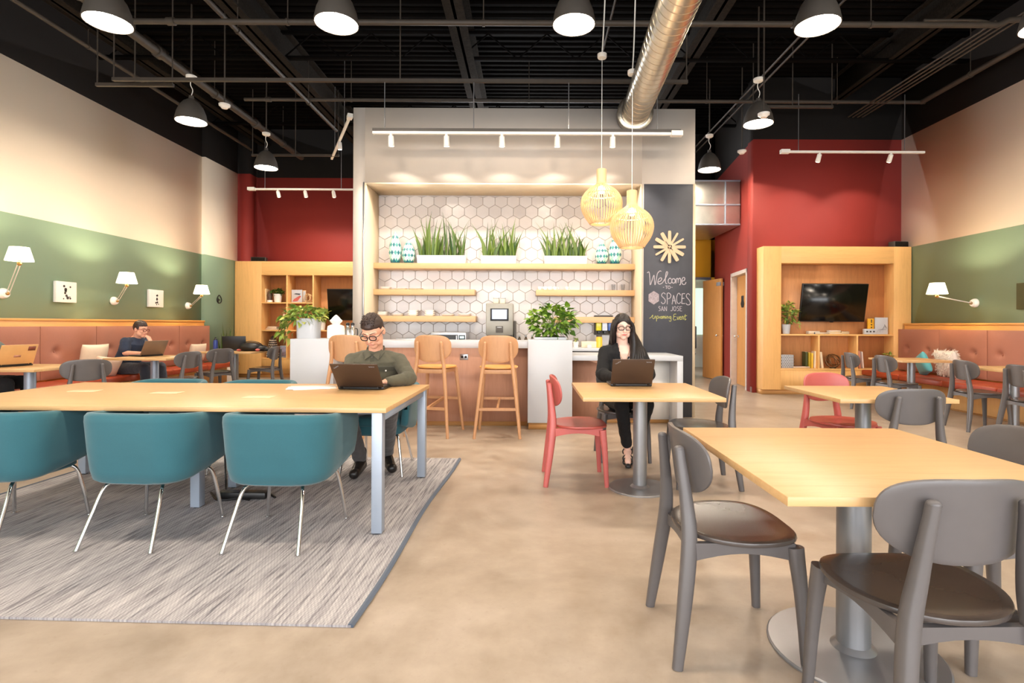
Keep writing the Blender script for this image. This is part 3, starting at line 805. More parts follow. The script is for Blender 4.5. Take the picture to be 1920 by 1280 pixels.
for lab, u, Y, rz in (('grey cafe chair of the right banquette tables, nearest the wall case', 1593, 8.05, E_ - .1), ('grey cafe chair second from the wall case at the right banquette tables', 1654, 7.35, E_ + .02), ('grey cafe chair before the shaggy white cushion of the right banquette', 1806, 6.35, E_ - .12), ('grey cafe chair at the right edge of the picture by the right banquette', 1912, 5.6, E_ - .1)):
    x = (u - 990) / 1000 * Y + .2
    cafe_chair(lab, (x, Y, 0), rz)
cafe_chair('grey cafe chair with rounded back to us by the golden laptop', (-4.95, 5.95, 0), W_ - .75)
cafe_chair('grey cafe chair opposite the man in the dark blue shirt', (-4.93, 7.55, 0), W_ - .25)
cafe_chair('grey cafe chair at the left banquette behind the chair opposite the seated man', (-5.02, 8.55, 0), W_ - .5)
cafe_chair('grey cafe chair right of the table with the black bag', (-4.62, 9.35, 0), W_ + .05)

# ============================================================ pedestal tables
def pedestal_table(label, x, y, w, d, rz=0, rb=.235, pr=.052, h=.74, pmat='pole_grey', group='square oak cafe tables'):
    t = thing('pedestal_table', label, 'table', (x, y, 0), rz, group)
    b = B(); box(b, -w / 2, -d / 2, h - .028, w / 2, d / 2, h, .003); obj('tabletop', b, M['oak'], t)
    b = B(); cyl(b, (0, 0, .012), (0, 0, h - .03), pr, seg=28); lathe(b, [(pr, .012), (pr + .02, .0125), (pr + .012, .02), (pr, .03)], seg=28); obj('column', b, M[pmat], t)
    b = B(); lathe(b, [(rb, 0), (rb, .006), (rb - .006, .011), (.02, .0125)], seg=48); obj('base_plate', b, M[pmat], t)
    b = B(); box(b, -.16, -.16, h - .036, .16, .16, h - .028, .002); obj('mount_plate', b, M[pmat], t)
    return t
pedestal_table('large square oak table nearest the viewer on a grey column', 1.237, 2.02, 1.0, 1.02, 0, .30, .058)
pedestal_table('square oak table with a laptop at which the dark-haired woman works', .846, 4.01, .955, .92)
pedestal_table('small square oak table between the pink chair and a grey chair', 2.465, 3.92, .79, .78)
pedestal_table('oak table at the right banquette, the one nearer the wall case', 5.62, 7.82, .78, .75)
pedestal_table('oak table at the right banquette, cut off by a chair near the right edge', 5.67, 6.22, .75, .72)
pedestal_table('oak table with a golden laptop at the left banquette', -5.45, 5.84, .78, .76, pmat='silver')
pedestal_table('oak table before the seated man with hand on chin', -5.33, 7.62, .86, .8, pmat='silver')
pedestal_table('oak table with the black bag and blue bottle near the left wall case', -5.1, 9.3, .95, .8, pmat='pole_grey')

# ============================================================ rug and long table
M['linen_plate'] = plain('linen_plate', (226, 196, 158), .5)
RA = R(2.0)
def rot2(x, y, a): return (x * math.cos(a) - y * math.sin(a), x * math.sin(a) + y * math.cos(a))
t = thing('rug', 'large woven grey and cream streaked rug under the long table', 'rug', (-.709, 2.148, 0), -RA)
w, d = 3.06, 2.68
b = B(); nx, ny = 60, 52; g = [[None] * (ny + 1) for _ in range(nx + 1)]
for i in range(nx + 1):
    for j in range(ny + 1):
        x, y = -w * i / nx, d * j / ny
        wav = .012 * math.sin(y * 3.1 + .4) * (1 - min(1, -x / .5)) if i == 0 else 0
        g[i][j] = (x - .004 + wav, y, .011 + .002 * noise.noise(V((x * 3, y * 3, 0))))
vt = [[b.verts.new(p) for p in r_] for r_ in g]; vb = [[b.verts.new((p[0], p[1], 0.001)) for p in r_] for r_ in g]
for i in range(nx):
    for j in range(ny):
        b.faces.new((vt[i][j], vt[i + 1][j], vt[i + 1][j + 1], vt[i][j + 1]))
for i in range(nx):
    for j in (0, ny): b.faces.new((vt[i][j], vt[i + 1][j], vb[i + 1][j], vb[i][j]))
for j in range(ny):
    for i in (0, nx): b.faces.new((vt[i][j], vt[i][j + 1], vb[i][j + 1], vb[i][j]))
obj('pile', b, M['rug_weave'], t, ang=60)
M['binding'] = fabric('binding', (72, 82, 98), .9)
for i in (0, nx):
    b = B(); rs = []
    for j in range(ny + 1):
        p = g[i][j]; s = 1 if i == 0 else -1
        rs.append([V((p[0] - .010 * s, p[1], .0015)), V((p[0] + .010 * s, p[1], .0015)), V((p[0] + .012 * s, p[1], .009)), V((p[0], p[1], .0165)), V((p[0] - .012 * s, p[1], .0145))])
    rings(b, rs); obj('binding', b, M['binding'], t)

TA = R(1.2)
t = thing('long_table', 'long oak work table on square silver legs standing on the rug', 'table', (-.812, 3.06, 0), -TA)
TW, TD = 2.82, 1.215
b = B(); box(b, -TW, 0, .712, 0, TD, .74, .003); obj('tabletop', b, M['oak'], t)
lg = [(-.055, .035), (-.05, TD - .045), (-TW + .05, .035), (-TW + .05, TD - .045), (-1.372, .43), (-1.375, .86)]
for x, y in lg:
    b = B(); box(b, x - .031, y - .031, .018, x + .031, y + .031, .712, .004); f = obj('leg', b, M['silver'], t)
    b = B(); lathe(b, [(.022, .012), (.024, .02)], (x, y, 0)); obj('foot', b, M['black_plastic'], f)
b = B(); box(b, -TW + .08, .26, .66, -.09, .30, .711); box(b, -TW + .08, TD - .14, .66, -.09, TD - .10, .711); box(b, -.075, .066, .655, -.035, TD - .076, .712); box(b, -1.40, .45, .655, -1.345, .85, .712)
obj('under_frame', b, M['silver'], t, smooth=False)
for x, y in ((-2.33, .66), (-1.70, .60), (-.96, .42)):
    b = B(); box(b, x - .095, y - .045, .7395, x + .095, y + .045, .744, .003); obj('pale_plate', b, M['linen_plate'], t)  # thin pale plates laid on the tabletop
b = B(); tube(b, smooth_path([(-1.45, .7, .02), (-1.3, .55, .018), (-1.15, .62, .018), (-1.05, .7, .018), (-.95, .62, .018)], 6), .008, 6); tube(b, smooth_path([(-1.4, .78, .3), (-1.38, .76, .1), (-1.3, .66, .02), (-1.1, .56, .018)], 6), .007, 6); obj('power_cable', b, M['black_plastic'], t)
box_b = B(); box(box_b, -1.34, .58, .014, -1.0, .66, .06, .01); obj('power_strip', box_b, M['black_plastic'], t)

# ============================================================ teal tub chairs
def tub_chair(label, loc, rz, first=[None]):
    if first[0] is not None: return dup(first[0], loc, rz, label)
    t = thing('tub_chair', label, 'armchair', loc, rz, 'teal tub armchairs'); first[0] = t
    hw, rd, yb, yf = .325, .17, -.265, .235
    path = []
    for k in range(5): path.append((-hw, yf - (yf - (yb + rd)) * k / 5, V((-1, 0))))
    for k in range(9):
        a = PI + PI / 2 * k / 8; path.append((-hw + rd + rd * math.cos(a), yb + rd + rd * math.sin(a), V((math.cos(a), math.sin(a)))))
    for k in range(1, 6): path.append((-hw + rd + (2 * hw - 2 * rd) * k / 6, yb, V((0, -1))))
    for k in range(9):
        a = -PI / 2 + PI / 2 * k / 8; path.append((hw - rd + rd * math.cos(a), yb + rd + rd * math.sin(a), V((math.cos(a), math.sin(a)))))
    for k in range(1, 6): path.append((hw, yb + rd + (yf - yb - rd) * k / 5, V((1, 0))))
    # cross-section of the shell, outer foot -> rim -> inner foot
    b = B(); rs = []
    for x, y, n in path:
        f = (y - yb) / (yf - yb)                      # 0 back .. 1 front
        zt = .718 - .045 * max(0, f) ** 1.2; zb = .325 + .075 * f ** 1.5
        def P(off, z):
            q = (z - .325) / .42; tp = .85 + .15 * max(0, q) ** .5      # narrower at the foot
            return V((x * tp - n.x * off, (y - .02) * (.85 + .15 * max(0, q) ** .5) + .02 - n.y * off, z))
        h = zt - zb
        rs.append([P(.06, zb + .01), P(.02, zb), P(.003, zb + .018), P(0, zb + .07), P(0, zb + .18), P(0, zb + .3 * h + .05), P(0, zt - .05), P(.004, zt - .018), P(.017, zt - .003), P(.035, zt), P(.052, zt - .008), P(.06, zt - .03), P(.062, zt - .15), P(.062, zb + .12)])
    # rounded arm fronts
    def endcap(r, dy):
        c = sum(r, V((0, 0, 0))) / len(r); return [[c + (p - c) * s + V((0, dy * e, 0)) for p in r] for s, e in ((.97, .35), (.86, .75), (.55, 1.0))]
    rs = endcap(rs[0], .03)[::-1] + rs + endcap(rs[-1], .03)
    rings(b, rs); obj('shell', b, M['teal'], t, ang=60)
    b = B(); ol = superel(.225, .225, 4, 40); rings(b, [[V((x * s, y * s + .0, z)) for x, y in ol] for s, z in ((.5, .322), (.93, .324), (1.0, .335), (1.0, .40), (.9, .41))]); obj('seat_pan', b, M['teal'], t)
    b = B(); ol = superel(.245, .235, 5, 44); rings(b, [[V((x * s, y * s + .015, z)) for x, y in ol] for s, z in ((.9, .40), (.98, .405), (1, .42), (1, .45), (.97, .468), (.8, .476), (.3, .478))]); obj('seat_cushion', b, M['teal'], t, ang=60)
    for sx in (-1, 1):
        for q in ([(sx * .13, -.13, .327), (sx * .165, -.19, .30), (sx * .185, -.25, .17), (sx * .205, -.325, 0)], [(sx * .14, .11, .33), (sx * .20, .165, .315), (sx * .225, .19, .20), (sx * .25, .215, 0)]):
            b = B(); tube(b, smooth_path(q, 6), .0105, 10); lathe(b, [(.0125, 0), (.0125, .006)], (q[-1][0], q[-1][1], 0)); obj('leg', b, M['chrome'], t)
    return t
ZR = .013
for x, y, rz, lab in ((-1.385, 3.115, -R(2.5), 'teal tub armchair nearest the bare floor, its back to us, at the long table'), (-2.165, 3.135, -R(3), 'teal tub armchair in the middle of the three with their backs to us'), (-3.02, 3.16, -R(3), 'teal tub armchair cut off by the left edge, its back to us'),
    (-1.235, 4.43, PI - R(1), 'teal tub armchair in which the man in the olive shirt sits'), (-2.30, 4.46, PI - R(3), 'teal tub armchair empty on the far side, left of the man in the olive shirt'), (-3.10, 4.50, PI - R(1), 'teal tub armchair empty on the far side, below the left banquette tables')):
    tub_chair(lab, (x, y, ZR), rz)

# ============================================================ bar stools
def bar_stool(label, loc, rz, first=[None]):
    if first[0] is not None: return dup(first[0], loc, rz, label)
    t = thing('bar_stool', label, 'bar stool', loc, rz, 'beech bar stools'); first[0] = t
    m = M['stool_wood']
    ol = superel(.215, .20, 2.7, 40, 2.3)
    b = B(); plate(b, ol, .02, lambda x, y: (V((x, y, .75 - .012 * (1 - min(1, (x / .22) ** 2 + (y / .2) ** 2)))), V((-.1 * x, -.1 * y, 1)).normalized()), 6); obj('seat', b, M['stool_seat'], t)
    ob = superel(.22, .15, 3.4, 44, 2.2)
    b = B(); plate(b, ob, .014, lambda x, y: (V((x, -.185 - .10 * y + .075 * (x / .22) ** 2, .955 + y)), V((-.65 * x, 1, .1)).normalized()), 6); obj('backrest', b, m, t)
    ft = {}
    for sx in (-1, 1):
        q = smooth_path([(sx * .245, -.285, 0), (sx * .205, -.235, .38), (sx * .165, -.19, .73), (sx * .148, -.192, .86), (sx * .138, -.212, 1.02)], 5); n = len(q)
        b = B(); tube(b, q, [.0155 + .005 * math.sin(PI * i / n) for i in range(n)], 12); sph(b, q[-1], .0158); obj('leg', b, m, t)
        q2 = [V((sx * .235, .235, 0)), V((sx * .20, .195, .38)), V((sx * .17, .155, .735))]
        b = B(); tube(b, smooth_path(q2, 5), [.015 + .0006 * i for i in range(11)], 12); obj('leg', b, m, t)
    z = .31
    for p0, p1 in (((-.212, -.242, z), (.212, -.242, z)), ((-.205, .202, z + .06), (.205, .202, z + .06)), ((0, -.24, z + .005), (0, .20, z + .055))):
        b = B(); d = V(p1) - V(p0); a, c = frame(d); rings(b, [[V(p) + a * u + c * v for u, v in ((-.011, -.014), (.011, -.014), (.011, .014), (-.011, .014))] for p in (p0, p1)]); obj('foot_rail', b, m, t, smooth=False)
    b = B(); box(b, -.165, -.18, .685, .165, -.16, .73, .003); box(b, -.165, .14, .685, .165, .16, .73, .003); box(b, -.17, -.18, .69, -.15, .16, .73, .003); box(b, .15, -.18, .69, .17, .16, .73, .003); obj('seat_frame', b, m, t)
    return t
bar_stool('beech bar stool in the middle of the bar, before the coffee machine', (-.325, 5.975, 0), 0)
bar_stool('beech bar stool turned a little, right behind the man in the olive shirt', (-1.03, 6.02, 0), -.22)
bar_stool('beech bar stool partly hidden behind the man, beside the left white bar pillar', (-1.97, 5.98, 0), -.1)

# ============================================================ bar counter
t = thing('bar_counter', 'white topped bar with pinkish wood front between two white pillars', 'counter', (0, 6.2, 0))
BF = .2
b = B(); box(b, -2.16, BF, .06, 0.0, BF + .04, .94); obj('front_panel', b, M['bar_panel'], t, smooth=False)
b = B(); box(b, -2.16, BF + .05, 0, 0.0, BF + .09, .1); obj('kick_board', b, M['oak_edge'], t, smooth=False)
b = B(); box(b, -2.26, .05, .945, .0, .70, 1.025, .004); obj('countertop', b, M['white'], t)
for i, (x0, x1, lab) in enumerate(((0.0, .518, None), (-2.765, -2.26, None))):
    b = B(); box(b, x0, 0, .08, x1, .5, 1.045, .004); p = obj('pillar', b, M['white'], t)
    b = B(); box(b, x0 + .01, .03, 0, x1 - .01, .47, .08); obj('plinth', b, M['oak_edge'], t, smooth=False)
q = at(870, 669, 6.4)
b = B(); box(b, q.x - .05, BF - .008, q.z - .035, q.x + .05, BF, q.z + .035, .004); o = obj('socket_plate', b, M['steel'], t)
b = B()
for dx in (-.022, .022): box(b, q.x + dx - .014, BF - .010, q.z - .012, q.x + dx + .014, BF - .006, q.z + .014)
obj('socket', b, M['black_plastic'], o, smooth=False)
t = thing('low_counter', 'lower white counter with a waterfall end in front of the chalkboard', 'counter', (0, 6.3, 0))
b = B(); box(b, .52, 0, .80, 1.835, .78, .86, .003); obj('countertop', b, M['white'], t)
b = B(); box(b, 1.765, 0, 0, 1.835, .78, .80, .003); obj('end_panel', b, M['white'], t)
b = B(); box(b, .52, .34, .05, 1.50, .37, .80); obj('front_panel', b, M['bar_panel'], t, smooth=False)
b = B(); box(b, 1.50, .34, .05, 1.765, .40, .80); obj('side_panel', b, M['white_matte'], t, smooth=False)
b = B(); box(b, .52, .37, 0, 1.765, .41, .05); obj('kick_board', b, M['oak_edge'], t, smooth=False)
t = thing('back_counter', 'white worktop with dark edge under the kitchen shelves', 'counter', (0, 7.12, 0))
b = B(); box(b, NX0 + .022, .0, .87, NX1 - .022, .572, .91, .002); obj('countertop', b, M['white'], t)
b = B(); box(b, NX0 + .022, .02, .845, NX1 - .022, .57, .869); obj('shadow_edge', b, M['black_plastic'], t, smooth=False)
for i in range(6):
    x0 = NX0 + .025 + i * .606
    b = B(); box(b, x0, .03, .1, x0 + .60, .57, .842, .002); c_ = obj('cabinet', b, M['white_matte'], t)
    b = B(); box(b, x0 + .2, .012, .80, x0 + .4, .03, .815, .003); obj('handle', b, M['steel'], c_)

# ============================================================ kitchen shelves
def shelf(label, u0, u1, vt, vb):
    Y = 7.44; x0, x1 = at(u0, vt, Y).x, at(u1, vt, Y).x
    x0 = max(x0, NX0 + .022); x1 = min(x1, NX1 - .022)
    z1, z0 = at((u0 + u1) / 2, vt, Y).z, at((u0 + u1) / 2, vb, Y).z
    t = thing('wall_shelf', label, 'shelf', ((x0 + x1) / 2, Y, z0))
    h = (x1 - x0) / 2
    b = B(); box(b, -h, 0, 0, h, .255, z1 - z0, .003); obj('shelf_board', b, M['oak_shelf'], t)
    b = B(); box(b, -h + .05, .245, .012, h - .05, .262, z1 - z0 - .012); obj('wall_cleat', b, M['oak_edge'], t, smooth=False)
    return z1
SH1 = shelf('long thick oak shelf with the snake plants, topmost in the kitchen niche', 690, 1205, 493.5, 504)
SH2L = shelf('oak shelf on the left with low plate stacks, second from the top', 690, 890, 542, 552.5)
SH2R = shelf('oak shelf on the right with the small white cups', 1005, 1205, 543.5, 554)
SH3L = shelf('lowest oak shelf on the left, carrying the stacks of bowls and plates', 690, 892, 592, 603)
SH3R = shelf('lowest oak shelf on the right, behind the leafy plant', 1040, 1205, 594, 605)
# ============================================================ wall cases
def wall_case(label, x0, x1, yf, depth, H, opening, ybk, shelves, divs, toe=.09, lower=None, rz=0):
    """oak wall case; opening = (x0, x1, z0, z1) of the recess"""
    t = thing('wall_case', label, 'built-in case', ((x0 + x1) / 2, yf, 0)); ox = (x0 + x1) / 2
    a, c, z0, z1 = opening; X = lambda v: v - ox
    m = M['oak_case']
    b = B(); box(b, X(x0), 0, toe, X(a), depth, H, .002); obj('side_panel', b, m, t)
    b = B(); box(b, X(c), 0, toe, X(x1), depth, H, .002); obj('side_panel', b, m, t)
    b = B(); box(b, X(a), 0, z1, X(c), depth, H, .002); obj('head_panel', b, M['oak_case_x'], t)
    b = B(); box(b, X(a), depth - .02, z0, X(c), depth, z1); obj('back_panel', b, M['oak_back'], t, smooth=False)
    b = B(); box(b, X(a), .004, toe, X(c), depth, z0 - .03); obj('base_panel', b, m, t, smooth=False)
    b = B(); box(b, X(a), .0, z0 - .03, X(c), depth - .02, z0, .002); obj('bottom_board', b, M['oak_case_x'], t)
    b = B(); box(b, X(x0) + .002, .05, 0, X(x1) - .002, depth, toe); obj('toe_kick', b, M['oak_edge'], t, smooth=False)
    for q0, q1, z in shelves:
        b = B(); box(b, X(q0), .006, z - .028, X(q1), depth - .02, z, .002); obj('shelf', b, M['oak_case_x'], t)
    for q, w0, w1 in divs:
        b = B(); box(b, X(q) - .016, .004, w0, X(q) + .016, depth - .02, w1, .002); obj('divider', b, m, t)
    return t
LD, RD = .42, .40      # depth of the recesses
# left case
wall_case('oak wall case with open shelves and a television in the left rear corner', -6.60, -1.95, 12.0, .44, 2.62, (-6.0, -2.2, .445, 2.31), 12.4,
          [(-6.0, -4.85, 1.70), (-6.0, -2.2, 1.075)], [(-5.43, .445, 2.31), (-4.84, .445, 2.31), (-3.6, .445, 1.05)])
# right case
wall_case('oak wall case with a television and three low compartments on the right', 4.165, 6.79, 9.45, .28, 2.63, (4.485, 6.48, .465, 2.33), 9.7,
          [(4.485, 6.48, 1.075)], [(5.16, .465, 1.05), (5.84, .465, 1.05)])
def television(label, cx, cz, w, h, yb, yt):
    t = thing('television', label, 'television', (cx, (yb + yt) / 2, cz), 0); tilt = math.atan2(yb - yt, h)
    Mx = Matrix.Rotation(tilt, 4, 'X')
    b = B(); q = B(); box(q, -w / 2, -.012, -h / 2, w / 2, .03, h / 2, .006); merge(b, q, Mx); obj('housing', b, M['black_plastic'], t)
    b = B(); q = B(); box(q, -w / 2 + .012, -.0135, -h / 2 + .018, w / 2 - .012, -.0115, h / 2 - .012); merge(b, q, Mx); obj('screen', b, M['screen'], t, smooth=False)
    b = B(); box(b, -.12, .03, -.1, .12, .21, .1, .01); obj('wall_bracket', b, M['black_plastic'], t)
    b = B(); q = B(); box(q, -.03, -.012, -h / 2 - .012, .03, .01, -h / 2, .003); merge(b, q, Mx); obj('sensor', b, M['black_plastic'], t)
television('black flat television tilted forward in the right wall case', 5.42, 1.632, 1.165, .68, 9.53, 9.40)
television('black flat television half hidden by the kitchen wall in the left case', -3.85, 1.655, 1.42, .72, 12.2, 12.09)

# ============================================================ banquettes
def banquette(label, side, y0, y1, xw, xf, xb, seat_x, seams, base_x, seat_y1=None, btn=(.25, .75)):
    """xw wall, xf cushion face, xb ledge face; everything in absolute x, origin on the floor"""
    t = thing('banquette', label, 'banquette', (0, 0, 0)); s = side      # s = +1: faces +x
    sy1 = seat_y1 or y1
    b = B(); box(b, min(base_x, xw + s * .002), y0, .03, max(base_x, xw + s * .002), sy1, .36); obj('base_panel', b, M['oak_case'], t, smooth=False)
    b = B(); box(b, min(base_x - s * .03, xw + s * .002), y0, 0, max(base_x - s * .03, xw + s * .002), sy1, .03); obj('kick_board', b, M['oak_edge'], t, smooth=False)
    b = B(); box(b, min(xb, xw + s * .002), y0, .36, max(xb, xw + s * .002), y1 - .06, 1.245, .002); obj('back_panel', b, M['oak_ledge'], t)
    b = B(); e = xb + s * .012; box(b, min(e, xw + s * .002), y0, 1.245, max(e, xw + s * .002), y1 - .05, 1.275, .003); obj('ledge', b, M['oak_ledge'], t)
    # seat in lengths
    ys = [y0] + [q for q in seams if y0 < q < sy1] + [sy1]
    ys = sorted(set(ys))
    for a, c in zip(ys, ys[1:]):
        if c - a < .05: continue
        b = B(); box(b, min(seat_x, xf + s * .02), a + .002, .36, max(seat_x, xf + s * .02), c - .002, .45, .022, 3); obj('seat_cushion', b, M['leather_seat'], t)
    ys = sorted(set([y0] + [q for q in seams if y0 < q <= y1] + [y1]))
    for a, c in zip(ys, ys[1:]):
        if c - a < .12: continue
        b = B(); ny, nz = 36, 28; z0, z1 = .462, 1.17; L = c - a; bt = [(a + L * f, .83) for f in btn] if L > .5 else [(a + L * .5, .83)]
        g = []
        for i in range(ny + 1):
            r_ = []
            for j in range(nz + 1):
                y = a + .004 + (L - .008) * i / ny; z = z0 + (z1 - z0) * j / nz
                u, v = (i / ny) * 2 - 1, (j / nz) * 2 - 1
                d = .022 * (1 - abs(u) ** 6) * (1 - abs(v) ** 6)
                for py, pz in bt:
                    rr = math.hypot(y - py, (z - pz)); d -= .034 * math.exp(-(rr / .05) ** 2) + .016 * math.exp(-abs(rr) / .11) + .007 * math.exp(-(abs(z - pz) / .015) ** 2) * math.exp(-abs(y - py) / .10)
                r_.append(b.verts.new((xf - s * .022 + s * d, y, z)))
            g.append(r_)
        for i in range(ny):
            for j in range(nz): b.faces.new((g[i][j], g[i + 1][j], g[i + 1][j + 1], g[i][j + 1]))
        xbk = xb + s * .006; loop = [g[i][0] for i in range(ny + 1)] + [g[ny][j] for j in range(1, nz + 1)] + [g[i][nz] for i in range(ny - 1, -1, -1)] + [g[0][j] for j in range(nz - 1, 0, -1)]
        bk = [b.verts.new((xbk, v.co.y, v.co.z)) for v in loop]
        for k in range(len(loop)): b.faces.new((loop[k], loop[(k + 1) % len(loop)], bk[(k + 1) % len(loop)], bk[k]))
        b.faces.new(bk); cu = obj('back_cushion', b, M['leather_back'], t, ang=70)
        for py, pz in bt:
            b = B(); sph(b, (xf - s * .046, py, pz), (.008, .014, .014), 10); obj('button', b, M['leather_back'], cu)
    return t
banquette('long left banquette with tufted dusty rose back and rust seat along the green wall', 1, 3.2, 10.70, XL, -6.36, -6.46, -5.86, [3.3, 4.22, 5.14, 6.06, 6.98, 7.89, 8.83, 9.77, 10.70], -6.12, 10.85)
banquette('right banquette with tufted dusty rose back and rust seat, running up to the wall case', -1, 3.6, 9.44, XR, 6.53, 6.62, 5.90, [4.05, 4.94, 5.83, 6.72, 7.61, 8.50, 9.44], 6.17)

def cushion(name, label, loc, size, rot, mat, fluffy=False):
    t = bpy.data.meshes; b = B(); w, h, th = size; n = 22; top = []; bot = []
    def P(i, j, s):
        u, v = i / n * 2 - 1, j / n * 2 - 1
        pin = 1 - .07 * (1 - abs(u) ** 2) * 0 - .06 * (abs(v) ** 4) * (1 - u * u) * 0
        k = ((1 - u ** 4) * (1 - v ** 4)) ** .5
        x = u * w / 2 * (1 - .05 * (1 - v * v)); y = v * h / 2 * (1 - .05 * (1 - u * u))
        return V((x, s * th / 2 * k, y))
    vt = [[b.verts.new(P(i, j, 1)) for j in range(n + 1)] for i in range(n + 1)]; vb = [[b.verts.new(P(i, j, -1)) if 0 < i < n and 0 < j < n else vt[i][j] for j in range(n + 1)] for i in range(n + 1)]
    for i in range(n):
        for j in range(n):
            for g in (vt, vb):
                try: b.faces.new((g[i][j], g[i + 1][j], g[i + 1][j + 1], g[i][j + 1]))
                except ValueError: pass
    if fluffy:
        rnd = random.Random(5)
        for k in range(1500):
            u, v = rnd.uniform(-.99, .99), rnd.uniform(-.99, .99); s = rnd.choice((-1, -1, -1, 1))
            p = P((u + 1) / 2 * n, (v + 1) / 2 * n, s); q = p + V((rnd.uniform(-.03, .03) + .02 * u, s * rnd.uniform(.012, .028), rnd.uniform(-.05, .01) + .03 * v * abs(v)))
            d = V((rnd.uniform(-1, 1), 0, rnd.uniform(-1, 1))).normalized() * .005
            b.faces.new([b.verts.new(c) for c in (p - d, p + d, q + d * .6, q - d * .6)])
    o = obj(name, b, mat, None, loc, rot, ang=80); return tag(o, label, 'cushion')
M['shag'] = leaf_mat('shag', (206, 192, 176), (248, 240, 228), .95)
M['linen'] = fabric('linen', (228, 208, 182), .9)
cushion('shaggy_cushion', 'shaggy cream white cushion leaning on the right banquette', (6.36, 8.08, .655), (.50, .42, .13), (R(-14), 0, R(82)), M['shag'], True)
cushion('throw_cushion', 'turquoise cushion beside the shaggy white one on the right banquette', (6.30, 8.50, .615), (.42, .34, .13), (R(-16), R(18), R(68)), fabric('turquoise', (92, 170, 176), .9))
cushion('throw_cushion', 'cream cushion on the left banquette showing above the rounded grey chair back', (-6.22, 7.64, .73), (.40, .38, .12), (R(12), 0, R(80)), M['linen'])
cushion('throw_cushion', 'pale pink cushion on the left banquette close to the seated man', (-6.02, 7.62, .60), (.36, .30, .12), (R(25), R(8), R(70)), fabric('blush', (228, 196, 170), .9))
cushion('throw_cushion', 'cream cushion at the rear end of the left banquette behind the blue bottle', (-6.2, 10.0, .67), (.40, .34, .12), (R(12), 0, R(84)), M['linen'])

# ============================================================ chalkboard and clock
t = thing('chalkboard', 'tall slate chalkboard with white and yellow hand lettering', 'chalkboard', (0, NY, 0))
cx0, cx1 = NX1 + .025, BX1 - .03
b = B(); box(b, cx0, -.01, 0, cx1, 0, NZ - .002); obj('board', b, M['slate'], t, smooth=False)
M['chalk'] = plain('chalk', (158, 151, 156), .9, var=.15, scale=90); M['chalk_yellow'] = plain('chalk_yellow', (164, 162, 92), .9, var=.15, scale=90)
def cv(p):
    q = at(1200 + p[0] / 6.737, 430 + p[1] / 6.737, NY - .012); return V((q.x, -.011, q.z))
def circ(x, y, rx, ry=None, n=12): return [(x + rx * math.cos(2 * PI * k / n), y + (ry or rx) * math.sin(2 * PI * k / n)) for k in range(n + 1)]
def lettering(name, lines, r, mat='chalk', curve=True):
    b = B(); strokes(b, lines, cv, r, 5, 6, curve)
    for v in b.verts: v.co.y = -.010 - (-.010 - v.co.y) * .3
    obj(name, b, M[mat], t)
lettering('welcome_lettering', [[(90, 550), (110, 535), (120, 560), (125, 620), (130, 700), (150, 650), (165, 600), (178, 580), (182, 640), (190, 700), (205, 640), (220, 560), (250, 525), (270, 530)],
    [(225, 665), (260, 650), (275, 625), (260, 610), (235, 630), (225, 670), (245, 690), (275, 680), (300, 650), (335, 590), (350, 545), (335, 535), (325, 580), (320, 640), (327, 680), (345, 680)],
    [(398, 630), (378, 615), (357, 640), (362, 675), (385, 680), (402, 662)], circ(424, 650, 22, 28), [(455, 682), (459, 630), (474, 618), (482, 640), (482, 676), (487, 630), (505, 615), (515, 640), (512, 690), (498, 702)],
    [(530, 655), (560, 642), (566, 615), (548, 605), (532, 630), (530, 670), (545, 695), (570, 690), (582, 665)]], .0062)
lettering('to_lettering', [[(290, 731), (305, 731)], [(318, 712), (350, 712)], [(334, 712), (334, 750)], circ(368, 731, 15, 18), [(394, 731), (412, 731)]], .0042, curve=True)
b = B(); hx = [cv((174 + 76 * math.sin(PI / 3 * k), 862 + 86 * math.cos(PI / 3 * k))) for k in range(6)]
prism(b, [(p.x, p.z) for p in hx], -.0125, -.01, 'xz'); obj('hexagon_mark', b, plain('chalk_fill', (150, 138, 142), .9, var=.25, scale=60), t, smooth=False)
lettering('spaces_lettering', [[(322, 818), (300, 800), (278, 815), (275, 840), (300, 865), (320, 895), (310, 930), (284, 937), (268, 915)], [(345, 945), (345, 875), (345, 810), (370, 805), (390, 830), (380, 865), (348, 878)], [(405, 945), (425, 830)], [(425, 830), (455, 945)], [(412, 900), (448, 900)],
    [(512, 830), (495, 805), (475, 820), (462, 870), (470, 920), (495, 937), (515, 915)], [(532, 812), (528, 936)], [(532, 812), (568, 810)], [(530, 872), (560, 870)], [(528, 936), (570, 935)], [(630, 830), (610, 810), (588, 825), (590, 855), (620, 890), (635, 925), (625, 950), (595, 950), (582, 930)]], .0052)
lettering('san_jose_lettering', [[(259, 978), (246, 970), (237, 985), (255, 1003), (252, 1024), (235, 1028)], [(268, 1030), (282, 972)], [(282, 972), (298, 1030)], [(274, 1010), (293, 1010)], [(308, 1030), (310, 972)], [(310, 972), (336, 1030)], [(336, 1030), (338, 972)],
    [(412, 972), (410, 1010), (402, 1029), (388, 1022)], circ(440, 1000, 15, 28), [(492, 978), (479, 970), (468, 985), (488, 1004), (486, 1025), (466, 1028)], [(505, 972), (505, 1030)], [(505, 972), (532, 972)], [(505, 1001), (526, 1000)], [(505, 1030), (532, 1030)]], .0036)
